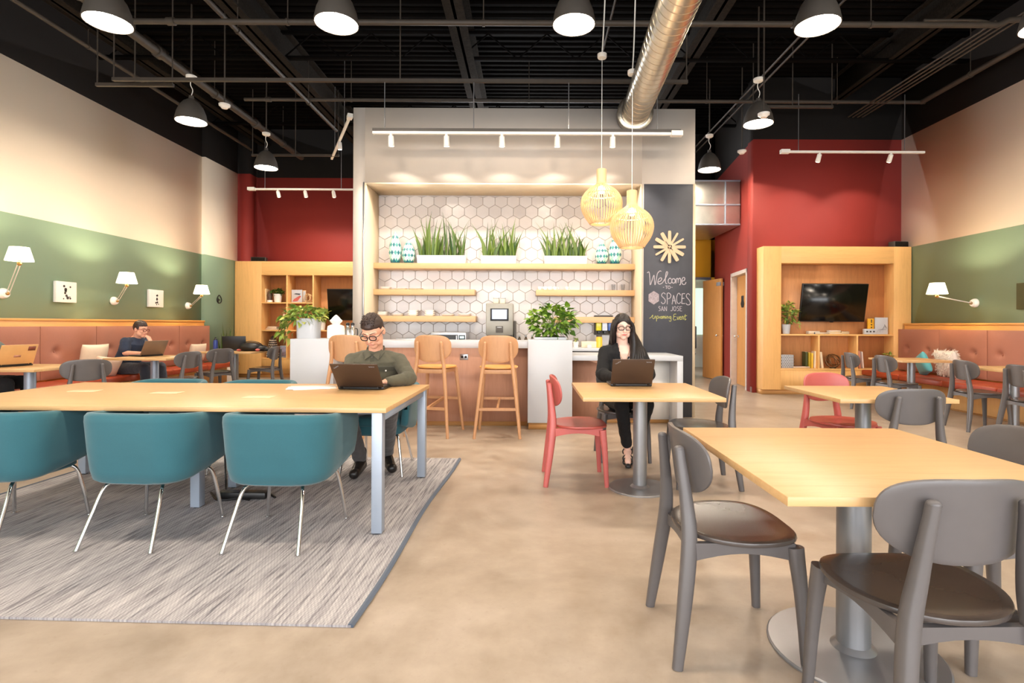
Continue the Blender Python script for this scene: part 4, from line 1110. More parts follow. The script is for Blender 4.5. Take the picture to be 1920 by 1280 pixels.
lettering('upcoming_event_lettering', [[(118, 1122), (140, 1110), (162, 1080), (160, 1118), (178, 1126), (194, 1090), (198, 1125)], [(212, 1092), (208, 1160)], circ(223, 1108, 12, 15), [(258, 1099), (244, 1110), (257, 1125)], circ(273, 1111, 10, 13), [(288, 1126), (290, 1098), (300, 1100), (302, 1125), (304, 1100), (315, 1100), (317, 1126)], [(328, 1098), (328, 1126)], [(328, 1084), (328, 1087)], [(340, 1126), (342, 1098), (356, 1102), (358, 1126)], circ(381, 1111, 10, 13), [(392, 1098), (393, 1150), (380, 1160), (368, 1150)],
    [(458, 1068), (432, 1070), (426, 1100), (450, 1099), (424, 1108), (426, 1143), (460, 1138)], [(468, 1100), (480, 1140), (492, 1098)], [(500, 1118), (518, 1112), (512, 1098), (501, 1110), (505, 1137), (522, 1132)], [(530, 1140), (532, 1100), (546, 1102), (550, 1138)], [(572, 1070), (568, 1140), (586, 1130)], [(556, 1096), (595, 1088)]], .0038, 'chalk_yellow')
q = at(1255, 463, NY - .02)
t = thing('wall_clock', 'starburst wall clock of pale wooden sticks on the chalkboard', 'clock', (q.x, NY - .012, q.z))
m = wood('clock_wood', (200, 172, 138), 'z', .5, .06)
for k in range(12):
    a = PI / 6 * k; w = .014 if k in (1, 2, 8) else .021 if k not in (4, 5, 11, 10) else .025
    b = B(); ol = superel(.1, w, 6, 24); c_, s_ = math.cos(PI / 2 - a), math.sin(PI / 2 - a)
    pts = [((x + .115) * c_ - y * s_, (x + .115) * s_ + y * c_) for x, y in ol]; dz = .003 * (k % 3)
    rings(b, [[V((x, -.012 - dz - e, z)) for x, z in pts] for e in (0, .010)]); obj('stick', b, m, t)
for a, L in ((R(-38), .09), (R(140), .06)):
    b = B(); rings(b, [[V((r_ * math.sin(a) + e * math.cos(a), -.033 - q_, r_ * math.cos(a) - e * math.sin(a))) for e, q_ in ((-.003, 0), (.003, 0), (.003, .002), (-.003, .002))] for r_ in (-.02, L)]); obj('hand', b, M['black_plastic'], t, smooth=False)
b = B(); lathe(b, [(.03, -.028), (.03, 0)], seg=20, axis='y'); lathe(b, [(.008, -.036), (.008, -.02)], seg=12, axis='y'); obj('movement', b, m, t)
# ============================================================ plants
def blades(bm, rnd, x0, x1, y0, y1, z0, n, hmin, hmax, w=.016, lean=.10):
    for k in range(n):
        x = x0 + (x1 - x0) * (k + rnd.uniform(.1, .9)) / n; y = rnd.uniform(y0, y1); h = rnd.uniform(hmin, hmax)
        if rnd.random() < .35: h *= .5
        a = rnd.uniform(0, 2 * PI); lx = rnd.gauss(0, lean) * h * 2; ly = rnd.gauss(0, lean * .4) * h; tw = rnd.uniform(-.9, .9)
        ww = w * rnd.uniform(.7, 1.25); L = []; Rr = []; C = []
        for i in range(8):
            f = i / 7; c = V((x + lx * f ** 1.7, y + ly * f ** 1.7, z0 + h * f)); q = ww * (1 - f ** 3) * (.55 + .75 * math.sin(PI * min(1, f + .12)))
            th = a + tw * f; d = V((math.cos(th), math.sin(th) * .6, 0)) * max(q, .0008); nn = V((-d.y, d.x, 0)).normalized() * q * .35
            L.append(bm.verts.new(c - d)); C.append(bm.verts.new(c + nn)); Rr.append(bm.verts.new(c + d))
        for i in range(7):
            bm.faces.new((L[i], C[i], C[i + 1], L[i + 1])); bm.faces.new((C[i], Rr[i], Rr[i + 1], C[i + 1]))

def leafs(bm, rnd, pts, ln=.07, wd=.05, droop=.5, center=None):
    """little heart-shaped leaves around given points"""
    for p in pts:
        p = V(p); out = (p - V(center)) if center is not None else V((rnd.uniform(-1, 1), rnd.uniform(-1, 1), .4))
        out = (out.normalized() + V((rnd.uniform(-.7, .7), rnd.uniform(-.7, .7), rnd.uniform(-.5, .6)))).normalized()
        out.z -= droop * rnd.uniform(.1, .9); out.normalize(); a, c = frame(out)
        tw = rnd.uniform(-.8, .8); a, c = a * math.cos(tw) + c * math.sin(tw), c * math.cos(tw) - a * math.sin(tw)
        L = ln * rnd.uniform(.65, 1.2); W_2 = wd * rnd.uniform(.65, 1.2) / 2
        rows = []
        for f, w_, dz in ((0, .06, 0), (.12, .8, .004), (.32, 1, .006), (.6, .72, -.002), (.84, .32, -.012), (1, .03, -.022)):
            m = p + out * (L * f) + c * dz * L / .07
            rows.append((bm.verts.new(m - a * W_2 * w_ + c * .006 * w_), bm.verts.new(m), bm.verts.new(m + a * W_2 * w_ + c * .006 * w_)))
        for r0, r1 in zip(rows, rows[1:]):
            bm.faces.new((r0[0], r0[1], r1[1], r1[0])); bm.faces.new((r0[1], r0[2], r1[2], r1[1]))

def snake_planter(label, u0, u1, seed, hmax):
    Y = 7.56; x0, x1 = at(u0, 490, Y).x, at(u1, 490, Y).x; cx = (x0 + x1) / 2; h = (x1 - x0) / 2
    t = thing('snake_plant', label, 'potted plant', (cx, Y, SH1), 0, 'snake plant troughs'); rnd = random.Random(seed)
    b = B(); rings(b, [[V((sx * h * s, sy * .062 * s, z)) for sx, sy in ((-1, -1), (1, -1), (1, 1), (-1, 1))] for s, z in ((.94, 0), (.97, .004), (1, .115), (.95, .115), (.94, .095))]); obj('trough', b, M['ceramic'], t, smooth=False)
    b = B(); blades(b, rnd, -h * .92, h * .92, -.04, .04, .09, int(52 * h / .3), .25, hmax, .016); obj('foliage', b, M['leaf_dark'], t, ang=80)
snake_planter('white trough of snake plants, leftmost on the long top shelf', 783, 874, 1, .68)
snake_planter('white trough of snake plants in the middle of the long top shelf', 902, 968, 2, .60)
snake_planter('white trough of snake plants, rightmost on the long top shelf', 1020, 1100, 9, .56)

def bushy(name, label, loc, pot, foliage, n, rad, seed, leaf='leaf_mid', ln=.075, wd=.055, cat='potted plant', extra=()):
    t = thing(name, label, cat, loc); rnd = random.Random(seed)
    if pot: pot(t)
    cx, cy, cz = foliage; pts = []
    for k in range(n):
        while 1:
            p = V((rnd.uniform(-1, 1), rnd.uniform(-1, 1), rnd.uniform(-.9, 1)))
            if .35 < p.length < 1: break
        pts.append((cx + p.x * rad[0], cy + p.y * rad[1], cz + p.z * rad[2]))
    b = B(); leafs(b, rnd, pts + list(extra), ln, wd, .6, (cx, cy, cz - rad[2] * .6)); obj('foliage', b, M[leaf], t, ang=80)
    b = B()
    for p in pts[::7]: tube(b, smooth_path([(cx * .6, cy * .6, cz - rad[2]), V((cx, cy, cz - rad[2] * .3)) * .5 + V(p) * .5, p], 3), .0025, 5)
    obj('stems', b, plain(name + '_stem', (90, 110, 50), .6), t)
    return t
# on the right pillar (the plant stands in the pillar top)
def sunk(t):
    b = B(); box(b, -.19, -.13, 0, .19, .13, .03, .004); obj('planter_rim', b, M['white'], t)
    b = B(); box(b, -.18, -.12, .026, .18, .12, .034); obj('soil', b, M['black_beam'], t, smooth=False)
bushy('leafy_plant', 'big bushy green pothos plant on the right white bar pillar', (.265, 6.42, 1.045), sunk, (.03, 0, .22), 300, (.30, .22, .20), 4, 'leaf_mid', .085, .065)
def oval_pot(t):
    b = B(); rings(b, [[V((x * s, y * s, z)) for x, y in superel(.125, .115, 4, 36)] for s, z in ((.95, 0), (.97, .004), (1.0, .235), (.97, .24), (.94, .235), (.92, .19))]); obj('pot', b, M['white'], t)
rnd = random.Random(8)
p = at(579, 634, 6.45)
bushy('leafy_plant', 'variegated leafy plant spilling left out of a white pot on the left bar pillar', (p.x, 6.45, 1.045), oval_pot, (-.06, 0, .28), 150, (.22, .15, .11), 5, 'leaf_pale', .09, .065,
      extra=[(-.22 - rnd.uniform(0, .10), rnd.uniform(-.1, .1), .28 - rnd.uniform(0, .28)) for k in range(46)])
# white carved jar
p = at(630, 634, 6.4); t = thing('carved_jar', 'white square jar with a lobed finial lid on the bar', 'jar', (p.x, 6.4, 1.026 if p.x > -2.26 else 1.046))
b = B(); rings(b, [[V((x * s, y * s, z)) for x, y in superel(.088, .088, 5, 32)] for s, z in ((.9, 0), (1, .01), (1, .12), (.93, .15), (.55, .165), (.45, .17))]); obj('jar_body', b, M['ceramic'], t)
b = B(); lathe(b, [(.04, .165), (.05, .18), (.072, .2), (.078, .215), (.055, .235), (.04, .255), (.018, .275), (.002, .285)], seg=8); obj('lid', b, M['ceramic'], t)
for u, lab in ((652, 'tall steel carafe at the left end of the bar, left of the man'), (661, 'second steel carafe at the left end of the bar, nearer the man')):
    p = at(u, 634, 6.6); t = thing('carafe', lab, 'carafe', (p.x, 6.6, 1.026))
    b = B(); lathe(b, [(.03, 0), (.034, .004), (.034, .11), (.022, .15), (.02, .17), (.026, .178), (.001, .18)], seg=20); obj('flask', b, M['chrome'], t)
    b = B(); lathe(b, [(.022, .17), (.024, .2), (.012, .21), (.001, .212)], seg=16); obj('stopper', b, M['black_plastic'], t)
    b = B(); tube(b, smooth_path([(.03, 0, .14), (.06, 0, .13), (.06, 0, .06), (.033, 0, .04)], 4), .006, 6); obj('handle', b, M['black_plastic'], t)

# ============================================================ diamond vases
dm = [plain('vase_%s' % n, c, .3) for n, c in (('teal', (58, 140, 136)), ('mint', (170, 214, 196)), ('cream', (232, 236, 218)), ('deep', (40, 108, 122)))]
def diamond_vase(label, u, v0, v1, w):
    Y = 7.52; p = at(u, v1, Y); h = (v1 - v0) / 1000 * Y; r = w * .56
    t = thing('diamond_vase', label, 'vase', (p.x, Y, SH1), 0, 'harlequin vases on the top shelf')
    pr = lambda f: r * (.62 + .38 * math.sin(PI * min(1, f * 1.35))) if f < .37 else r * max(.16, math.cos((f - .37) / .63 * 1.36))
    n, m = 12, 12; b = B()
    vs = [[b.verts.new((pr(i / m) * math.cos(2 * PI * (k + (i % 2) * .5) / n), pr(i / m) * math.sin(2 * PI * (k + (i % 2) * .5) / n), h * (i / m))) for k in range(n)] for i in range(m + 1)]
    for i in range(m - 1):
        for k in range(n):
            kk = k if i % 2 == 0 else (k + 1) % n; km = (k - 1) % n if i % 2 == 0 else k
            try:
                f = b.faces.new((vs[i][k], vs[i + 1][k if i % 2 == 0 else (k + 1) % n], vs[i + 2][k], vs[i + 1][(k - 1) % n if i % 2 == 0 else k])); f.material_index = (0, 2, 1, 3, 1, 2)[(i + 3 * (k % 2)) % 6]
            except ValueError: pass
    b.faces.new(vs[0][::-1]); b.faces.new(vs[m])
    me = obj('vase_body', b, dm, t, smooth=False)
    b = B(); cyl(b, (0, 0, 0), (0, 0, h * .04), pr(0) * .98, pr(.08), seg=24); obj('foot', b, dm[3], t); b = B(); lathe(b, [(pr(1) * 1.05, h * .97), (pr(1) * 1.1, h), (pr(1) * .7, h * 1.005), (pr(1) * .6, h * .97)], seg=16); obj('rim', b, dm[1], t)
diamond_vase('tall teal harlequin vase at the far left of the top shelf', 741, 434, 492, .16)
diamond_vase('shorter teal harlequin vase left of the left snake plants', 766, 449, 492, .165)
diamond_vase('shorter pale teal harlequin vase right of the right snake plants', 1128, 452, 494, .165)
diamond_vase('tall pale teal harlequin vase at the right end of the top shelf', 1153, 442, 494, .165)

# ============================================================ crockery and kitchen things
def stack(label, u, v, Y, z, n, w, cat='plate', dh=.018, kind='plate'):
    x = at(u, v, Y).x
    for k in range(n):
        lab = label % (('bottom', 'second', 'third', 'fourth')[k] if n > 1 and k < n - 1 else 'top') if '%' in label else label
        t = B(); r = w / 2 * (1 - .02 * k)
        if kind == 'plate':
            ol = superel(r, min(r, .095), 5, 32)
            rings(t, [[V((a * s, c * s, q)) for a, c in ol] for s, q in ((.62, 0), (.66, 0), (.98, dh * .8), (1, dh * .97), (.96, dh * .98), (.6, dh * .35))])
        else:
            lathe(t, [(r * .5, 0), (r * .55, .002), (r * .9, dh * .6), (r, dh * .96), (r * .95, dh * .97), (r * .8, dh * .55), (r * .4, dh * .3)])
        solo(kind, t, M['ceramic'], lab, cat, (x, Y, z + k * dh), 0, 'white crockery on the kitchen shelves')
ys = 7.56
stack('white plate, %s of the left pair on the second left shelf', 724, 540, ys, SH2L, 2, .15)
stack('single white dish in the middle of the second left shelf', 752, 540, ys, SH2L, 1, .17)
stack('single white dish rightmost on the second left shelf', 780, 540, ys, SH2L, 1, .20)
stack('white plate, %s of the leftmost stack on the lowest left shelf', 718, 590, ys, SH3L, 3, .15, dh=.02)
stack('white plate, %s of the low second stack on the lowest left shelf', 746, 590, ys, SH3L, 2, .17, dh=.016)
stack('white square bowl, %s of the third stack on the lowest left shelf', 775, 590, ys, SH3L, 3, .15, 'bowl', dh=.028)
stack('white square bowl, %s of the fourth stack on the lowest left shelf', 806, 590, ys, SH3L, 3, .15, 'bowl', dh=.029)
stack('white dish, %s of the fifth low pair on the lowest left shelf', 840, 590, ys, SH3L, 2, .18, dh=.015)
stack('white plate, %s of the rightmost pair on the lowest left shelf', 871, 590, ys, SH3L, 2, .19, dh=.02)
for u, w in ((1012, 'first'), (1022, 'second'), (1031, 'third'), (1041, 'fourth'), (1063, 'fifth, standing apart,')):
    p = at(u, 543, ys); t = thing('espresso_cup', 'small white cup, %s from the left on the right kitchen shelf' % w, 'cup', (p.x, ys, SH2R), 0, 'espresso cups')
    b = B(); lathe(b, [(.018, 0), (.02, .002), (.03, .03), (.032, .052), (.029, .052), (.025, .02), (.002, .008)], seg=20); obj('cup_body', b, M['ceramic'], t)
    b = B(); tube(b, smooth_path([(.029, 0, .042), (.045, 0, .038), (.042, 0, .02), (.025, 0, .016)], 4), .004, 6); obj('handle', b, M['ceramic'], t)
for u, w in ((1150, 'left'), (1168, 'right')):
    p = at(u, 543, ys); b = B(); lathe(b, [(.02, 0), (.022, .002), (.03, .09), (.0285, .09), (.02, .004), (.001, .004)], seg=18)
    g = NT('clear_glass') if 'clear_glass' not in M else None
    if g: g.set(Roughness=.03, IOR=1.2); g.b.inputs['Transmission Weight'].default_value = 1; M['clear_glass'] = g.m
    solo('drinking_glass', b, M['clear_glass'], 'clear drinking glass, %s one at the right end of the right shelf' % w, 'glass', (p.x, ys, SH2R), 0, 'drinking glasses')
CT = .911       # worktop height
# coffee machine
p = at(937, 632, 7.35); t = thing('coffee_machine', 'tall grey coffee machine with a lit display behind the bar', 'coffee machine', (p.x, 7.40, CT))
gm = plain('machine_grey', (150, 146, 136), .4, .3)
b = B(); box(b, -.185, -.14, .16, .185, .2, .60, .012); box(b, -.185, -.02, 0, .185, .2, .17, .006); obj('machine_body', b, gm, t)
b = B(); box(b, -.185, -.19, 0, .185, -.02, .035, .006); obj('drip_tray', b, M['black_plastic'], t)
b = B(); box(b, -.17, -.145, .13, .17, -.01, .165, .004); obj('spout_housing', b, M['black_plastic'], t)
b = B(); box(b, -.055, -.175, .10, .055, -.13, .15, .006); cyl(b, (-.03, -.15, .07), (-.03, -.15, .1), .009); cyl(b, (.03, -.15, .07), (.03, -.15, .1), .009); obj('spout', b, M['chrome'], t)
b = B(); box(b, -.125, -.152, .36, .125, -.138, .53, .006); sc_ = obj('display_frame', b, M['black_plastic'], t)
b = B(); box(b, -.10, -.1545, .385, .10, -.151, .515); obj('display', b, emit('display', (196, 206, 230), .75, (40, 42, 50)), sc_, smooth=False)
b = B(); box(b, -.045, -.1555, .40, .045, -.154, .44, .0); lathe(b, [(.03, -.1565), (.03, -.154)], (0, 0, .475), seg=16, axis='y'); obj('display_graphic', b, emit('graphic', (240, 244, 255), 1.2), sc_, smooth=False)
b = B(); box(b, -.05, -.146, .20, .05, -.139, .29, .004); obj('badge', b, M['lamp_grey'], t)
b = B(); text_bm(b, 'coffee', .026, Matrix.Translation((0, -.147, .275)) @ Matrix.Rotation(PI / 2, 4, 'X')) if 0 else box(b, -.032, -.1475, .268, .032, -.1455, .278); obj('badge_mark', b, M['white'], t, smooth=False)
b = B(); box(b, .19, -.05, .0, .225, .15, .36, .005); obj('milk_unit', b, M['lamp_grey'], t)
for dx, lab in ((-.055, 'small glass bean jar, left one on top of the coffee machine'), (.035, 'small glass bean jar, right one on top of the coffee machine')):
    tj = thing('bean_jar', lab, 'jar', (p.x + dx, 7.42, CT + .60), 0, 'bean jars'); 
    b = B(); box(b, -.036, -.04, 0, .036, .04, .075, .01); obj('jar_body', b, M['linen'], tj)
    b = B(); box(b, -.039, -.043, .07, .039, .043, .088, .006); obj('lid', b, M['steel'], tj)
p = at(843, 634, 7.35); t = thing('microwave', 'small steel microwave with black window below the left shelves', 'microwave', (p.x, 7.40, CT))
b = B(); box(b, -.24, -.16, .012, .24, .18, .205, .008); obj('housing', b, M['steel'], t)
b = B(); box(b, -.225, -.168, .025, .13, -.158, .17, .005); d_ = obj('door', b, M['black_plastic'], t)
b = B(); box(b, .105, -.195, .04, .12, -.167, .16, .004); obj('handle', b, M['steel'], d_)
b = B(); box(b, .14, -.165, .03, .228, -.158, .165, .003); obj('control_panel', b, M['black_plastic'], t)
b = B(); box(b, .155, -.168, .12, .213, -.164, .15); obj('clock_display', b, emit('green_clock', (180, 220, 210), .8, (20, 30, 30)), t, smooth=False)
p = at(768, 634, 7.35); t = thing('sandwich_press', 'low steel sandwich press with black handle left of the microwave', 'sandwich press', (p.x, 7.40, CT))
b = B(); box(b, -.18, -.12, .015, .18, .12, .07, .01); obj('press_base', b, M['white'], t)
b = B(); box(b, -.18, -.12, .075, .18, .12, .12, .012); obj('press_lid', b, M['steel'], t)
b = B(); tube(b, smooth_path([(.10, -.12, .1), (.14, -.17, .105), (.19, -.17, .105), (.21, -.12, .1)], 4), .012, 8); obj('handle', b, M['black_plastic'], t)
for u, lab in ((974, 'dark slim bottle, leftmost of three behind the leafy plant'), (986, 'dark slim bottle, middle of three behind the leafy plant'), (998, 'dark slim bottle, rightmost of three behind the leafy plant')):
    p = at(u, 636, 7.38); t = thing('bottle', lab, 'bottle', (p.x, 7.38, CT), 0, 'dark bottles on the worktop')
    b = B(); lathe(b, [(.022, 0), (.025, .004), (.025, .10), (.012, .135), (.011, .15), (.001, .152)], seg=18); obj('glass', b, plain('brown_glass', (70, 56, 40), .25), t)
    b = B(); lathe(b, [(.013, .145), (.013, .165), (.001, .166)], seg=14); obj('cap', b, M['steel'], t)
# dispensers right of the plant
p = at(1136, 650, 7.40); t = thing('cereal_dispenser', 'wall mounted dispenser with yellow, clear and blue filled hoppers', 'dispenser', (p.x, 7.52, 1.10))
b = B(); box(b, -.13, .08, -.02, .13, .17, .26, .006); obj('bracket', b, M['lamp_grey'], t)
for i, (c, nm) in enumerate((((214, 206, 40), 'yellow'), ((210, 216, 230), 'pale'), ((70, 100, 170), 'blue'))):
    x = -.085 + .085 * i
    b = B(); box(b, x - .038, -.02, .04, x + .038, .08, .19, .012); h_ = obj('hopper', b, plain('hopper_' + nm, c, .2), t)
    b = B(); box(b, x - .04, -.022, .19, x + .04, .082, .235, .008); obj('lid', b, M['lamp_grey'], h_)
    b = B(); cyl(b, (x, -.03, .02), (x, .02, .02), .014); lathe(b, [(.02, .0), (.026, .04)], (x, .03, 0)); obj('spout', b, M['black_plastic'], h_)
p = at(1124, 650, 7.3); t = thing('storage_jar', 'yellow filled glass jar standing below the dispenser', 'jar', (p.x, 7.34, CT))
b = B(); lathe(b, [(.04, 0), (.045, .004), (.045, .13), (.036, .15), (.001, .15)], seg=20); obj('jar_body', b, plain('mustard', (226, 180, 60), .3), t)
b = B(); lathe(b, [(.04, .15), (.04, .175), (.001, .176)], seg=20); obj('lid', b, M['lamp_grey'], t)
p = at(1080, 650, 7.3); 
def small_pot(r, h, m='ceramic'):
    def f(t):
        b = B(); lathe(b, [(r * .72, 0), (r * .75, .002), (r, h), (r * .93, h), (r * .9, h * .85), (.001, h * .85)], seg=24); obj('pot', b, M[m], t)
    return f
bushy('small_plant', 'tiny green plant in a pale pot on the worktop beside the right pillar', (p.x, 7.32, CT), small_pot(.04, .08), (0, 0, .10), 26, (.035, .035, .025), 6, 'leaf_pale', .03, .02)
p = at(1100, 650, 7.3)
b = B(); box(b, -.12, 0, 0, .09, .05, .085, .006); solo('tissue_box', b, M['linen'], 'cream box on the worktop right of the tiny plant', 'box', (p.x + .05, 7.32, CT))
b = B(); box(b, -.03, -.004, .0, .03, .004, .045); solo('place_card', b, M['white'], 'white card standing in front of the cream box', 'card', (p.x + .03, 7.24, CT), .1)

# ============================================================ laptops
def laptop(label, loc, rz, w=.335, d=.235, open_=R(105), lid=None, mark='', small=''):
    """hinge along local x at the origin; keyboard towards +y, lid back towards -y"""
    t = thing('laptop', label, 'laptop', loc, rz); lid = lid or M['laptop']
    b = B(); box(b, -w / 2, -.006, .002, w / 2, d, .022, .005); obj('keyboard_base', b, M['black_plastic'], t)
    b = B(); box(b, -w / 2 + .02, .03, .0215, w / 2 - .02, d * .58, .0235, .001); obj('keys', b, M['lamp_grey'], t)
    b = B(); box(b, -.05, d * .64, .0215, .05, d * .94, .0228, .001); obj('touchpad', b, M['lamp_grey'], t)
    Mx = Matrix.Translation((0, 0, .022)) @ Matrix.Rotation(open_ - PI / 2, 4, 'X')   # lid leans towards -y
    b = B(); q = B(); box(q, -w / 2, -.010, 0, w / 2, 0, d, .004); merge(b, q, Mx); l_ = obj('lid', b, lid, t)
    b = B(); q = B(); box(q, -w / 2 + .01, .0, .014, w / 2 - .01, .0012, d - .012); merge(b, q, Mx); obj('screen', b, emit('laptop_screen', (190, 205, 225), .35, (20, 22, 26)), l_, smooth=False)
    b = B(); q = B(); box(q, -w * .45, -.013, -.008, -w * .38, -.0, .012, .003); box(q, w * .38, -.013, -.008, w * .45, 0, .012, .003); box(q, -w * .36, -.0115, .0, w * .36, -.0095, .008); merge(b, q, Mx); obj('hinge', b, M['black_plastic'], l_)
    F = lambda x, z, r=0: Mx @ Matrix.Translation((x, -.0104, z)) @ Matrix.Rotation(PI / 2, 4, 'X') @ Matrix.Rotation(r, 4, 'Z')
    if mark:
        b = B(); text_bm(b, mark, .0125, F(-w / 2 + .042, d - .028, .6), .0006); obj('corner_mark', b, M['silver'], l_, smooth=False)
    if small:
        b = B(); text_bm(b, small, .015, F(w / 2 - .045, d - .022), .0006); obj('name_mark', b, M['silver'], l_, smooth=False)
    return t
p = at(677, 729, 3.93)
laptop('dark brown laptop in front of the man in the olive shirt', (p.x, 3.93, .7405), -R(3), .345, .235, R(130), mark='ThinkPad', small='lenovo')
laptop('dark brown laptop in front of the dark-haired woman', (.815, 4.20, .7405), 0, .325, .225, R(117), mark='ThinkPad', small='lenovo')
gold = plain('gold_lid', (214, 168, 112), .4, .15)
t = laptop('golden laptop with a dark sticker on the left banquette table', (-5.62, 5.84, .7405), R(74), .34, .235, R(112), gold)
l_ = [c for c in t.children if c.name.startswith('lid')][0]
Mx = Matrix.Translation((0, 0, .022)) @ Matrix.Rotation(R(112) - PI / 2, 4, 'X')
b = B(); q = B(); box(q, .08, -.0112, .165, .15, -.0098, .215); merge(b, q, Mx); obj('sticker', b, plain('sticker_brown', (120, 60, 40), .6), l_, smooth=False)
b = B(); q = B(); box(q, -.035, -.0112, .09, .03, -.0098, .115); merge(b, q, Mx); obj('sticker', b, plain('sticker_tan', (176, 124, 100), .6), l_, smooth=False)
laptop('dark grey laptop of the man with hand on chin at the left banquette', (-5.46, 7.74, .7405), R(70), .34, .235, R(118), plain('pewter_lid', (120, 98, 80), .4, .2))

# papers
p = at(582, 728, 4.02); t = thing('paper_stack', 'loose white papers on the long table left of the laptop', 'papers', (p.x, 4.02, .7402), .25)
rnd = random.Random(2)
for k in range(5):
    b = B(); q = B(); box(q, -.15, -.10, k * .0012, .15, .10, k * .0012 + .001); merge(b, q, Matrix.Rotation(rnd.uniform(-.22, .22), 4, 'Z') @ Matrix.Translation((rnd.uniform(-.03, .03), rnd.uniform(-.02, .02), 0))); obj('sheet', b, M['white_matte'], t, smooth=False)
p = at(345, 664, 7.75); b = B(); box(b, -.1, -.14, 0, .1, .14, .004); solo('notebook', b, M['white_matte'], 'white notebook lying on the table of the seated man, right of his laptop', 'notebook', (-5.02, 7.74, .7402), .2)

# things on the rear left table
p = at(406, 650, 9.2); t = thing('water_bottle', 'blue water bottle on the rear left table', 'bottle', (-5.40, 9.22, .7402))
b = B(); lathe(b, [(.033, 0), (.036, .004), (.036, .16), (.028, .19), (.001, .19)], seg=22); obj('bottle_body', b, plain('cobalt', (42, 64, 140), .35), t)
b = B(); lathe(b, [(.028, .19), (.028, .205), (.015, .215), (.012, .24), (.001, .242)], seg=18); obj('cap', b, M['black_plastic'], t)
laptop('black laptop standing open beside the blue water bottle', (-5.13, 9.33, .7405), R(12), .38, .24, R(100), M['black_plastic'])
t = thing('shoulder_bag', 'slumped black bag with red trim on the rear left table', 'bag', (-4.79, 9.3, .7402), .1)
b = B(); sph(b, (-.04, 0, .07), (.20, .13, .085), 18); sph(b, (.10, .02, .05), (.14, .11, .06), 18); rc(b, (.15, 0, .03), (.27, -.03, .025), .04, .025)
for v in b.verts: v.co.z = max(v.co.z, 0)
obj('bag_body', b, M['black_plastic'], t)
for q in ((-.21, -.06, .02), (.12, -.12, .025)):
    b = B(); sph(b, q, (.04, .035, .022)); obj('trim_patch', b, M['coral'], t)
b = B(); tube(b, smooth_path([(-.2, 0, .08), (-.08, -.05, .165), (.1, -.04, .15), (.2, 0, .06)], 5), .008, 6); obj('strap', b, M['black_plastic'], t)
t = thing('snake_plant', 'tall snake plant in a low pot in the corner beside the left wall case', 'potted plant', (-6.33, 11.2, 0)); rnd = random.Random(12)
b = B(); lathe(b, [(.14, 0), (.15, .005), (.18, .45), (.165, .45), (.15, .40), (.001, .4)], seg=28); obj('pot', b, M['ceramic'], t)
b = B(); blades(b, rnd, -.11, .11, -.1, .1, .4, 26, .5, .85, .028, .06); obj('foliage', b, M['leaf_dark'], t, ang=80)

# ============================================================ things in the wall cases
def book(label, x, y, z, w, h, d, c, lean=0, flat=False, pages=True, front=False):
    t = thing('book', label, 'book', (x, y, z), 0)
    m = plain('cover', c, .6, var=.04)
    Mx = Matrix.Rotation(lean, 4, 'Y')
    b = B(); q = B(); box(q, -w / 2, 0, 0, w / 2, d, h, .002); merge(b, q, Mx); obj('cover', b, m, t, smooth=False)
    b = B(); q = B()
    if flat: box(q, -w / 2 + .004, -.001, .003, w / 2 + .001, d - .004, h - .003)
    else: box(q, -w / 2 + .003, .004, .004, w / 2 - .003, d - .003, h + .001)
    merge(b, q, Mx); obj('pages', b, M['linen'], t, smooth=False)
    return t
A = lambda u, v, Y: at(u, v, Y)
LY = 12.16
S1, S2, S3 = 1.702, 1.077, .447
x = lambda u, Y=LY: at(u, 560, Y).x
book('tall cream book standing at the left of the upper left compartment', x(497), LY, S1, .05, .31, .16, (232, 200, 150))
t = thing('figurine', 'dark patterned figurine between the cream book and the potted plant', 'figurine', (x(506), LY, S1))
b = B(); lathe(b, [(.05, 0), (.055, .01), (.05, .1), (.06, .16), (.045, .24), (.02, .27), (.001, .275)], seg=12); obj('figure_body', b, plain('walnut_glaze', (94, 70, 54), .5, var=.5, scale=26), t)
b = B(); lathe(b, [(.06, 0), (.062, .05), (.001, .052)], seg=16); obj('foot', b, M['ceramic'], t)
bushy('small_plant', 'green plant in a white pot in the upper left compartment', (x(521), LY, S1), small_pot(.095, .19), (0, 0, .235), 90, (.12, .10, .06), 21, 'leaf_dark', .07, .05)
t = thing('art_card', 'white framed card with an abstract red and dark print', 'picture', (x(556.5), LY, S1))
b = B(); box(b, -.12, 0, 0, .12, .02, .29, .003); obj('card', b, M['white'], t)
b = B(); prism(b, [(-.1, .02), (.02, .03), (.10, .14), (.07, .16), (-.06, .08)], -.003, -.0005, 'xz'); obj('red_shape', b, M['coral'], t, smooth=False)
b = B(); prism(b, [(-.07, .19), (.06, .17), (.09, .2), (-.02, .21)], -.003, -.0005, 'xz'); obj('dark_shape', b, M['slate'], t, smooth=False)
t = thing('picture_frame', 'slim pale frame seen edge-on right of the art card', 'frame', (x(568.5), LY + .02, S1))
b = B(); box(b, -.02, 0, 0, .05, .03, .28, .003); obj('frame', b, M['birch'], t)
b = B(); box(b, -.012, -.002, .02, .042, .001, .26); obj('mount', b, M['white'], t, smooth=False)
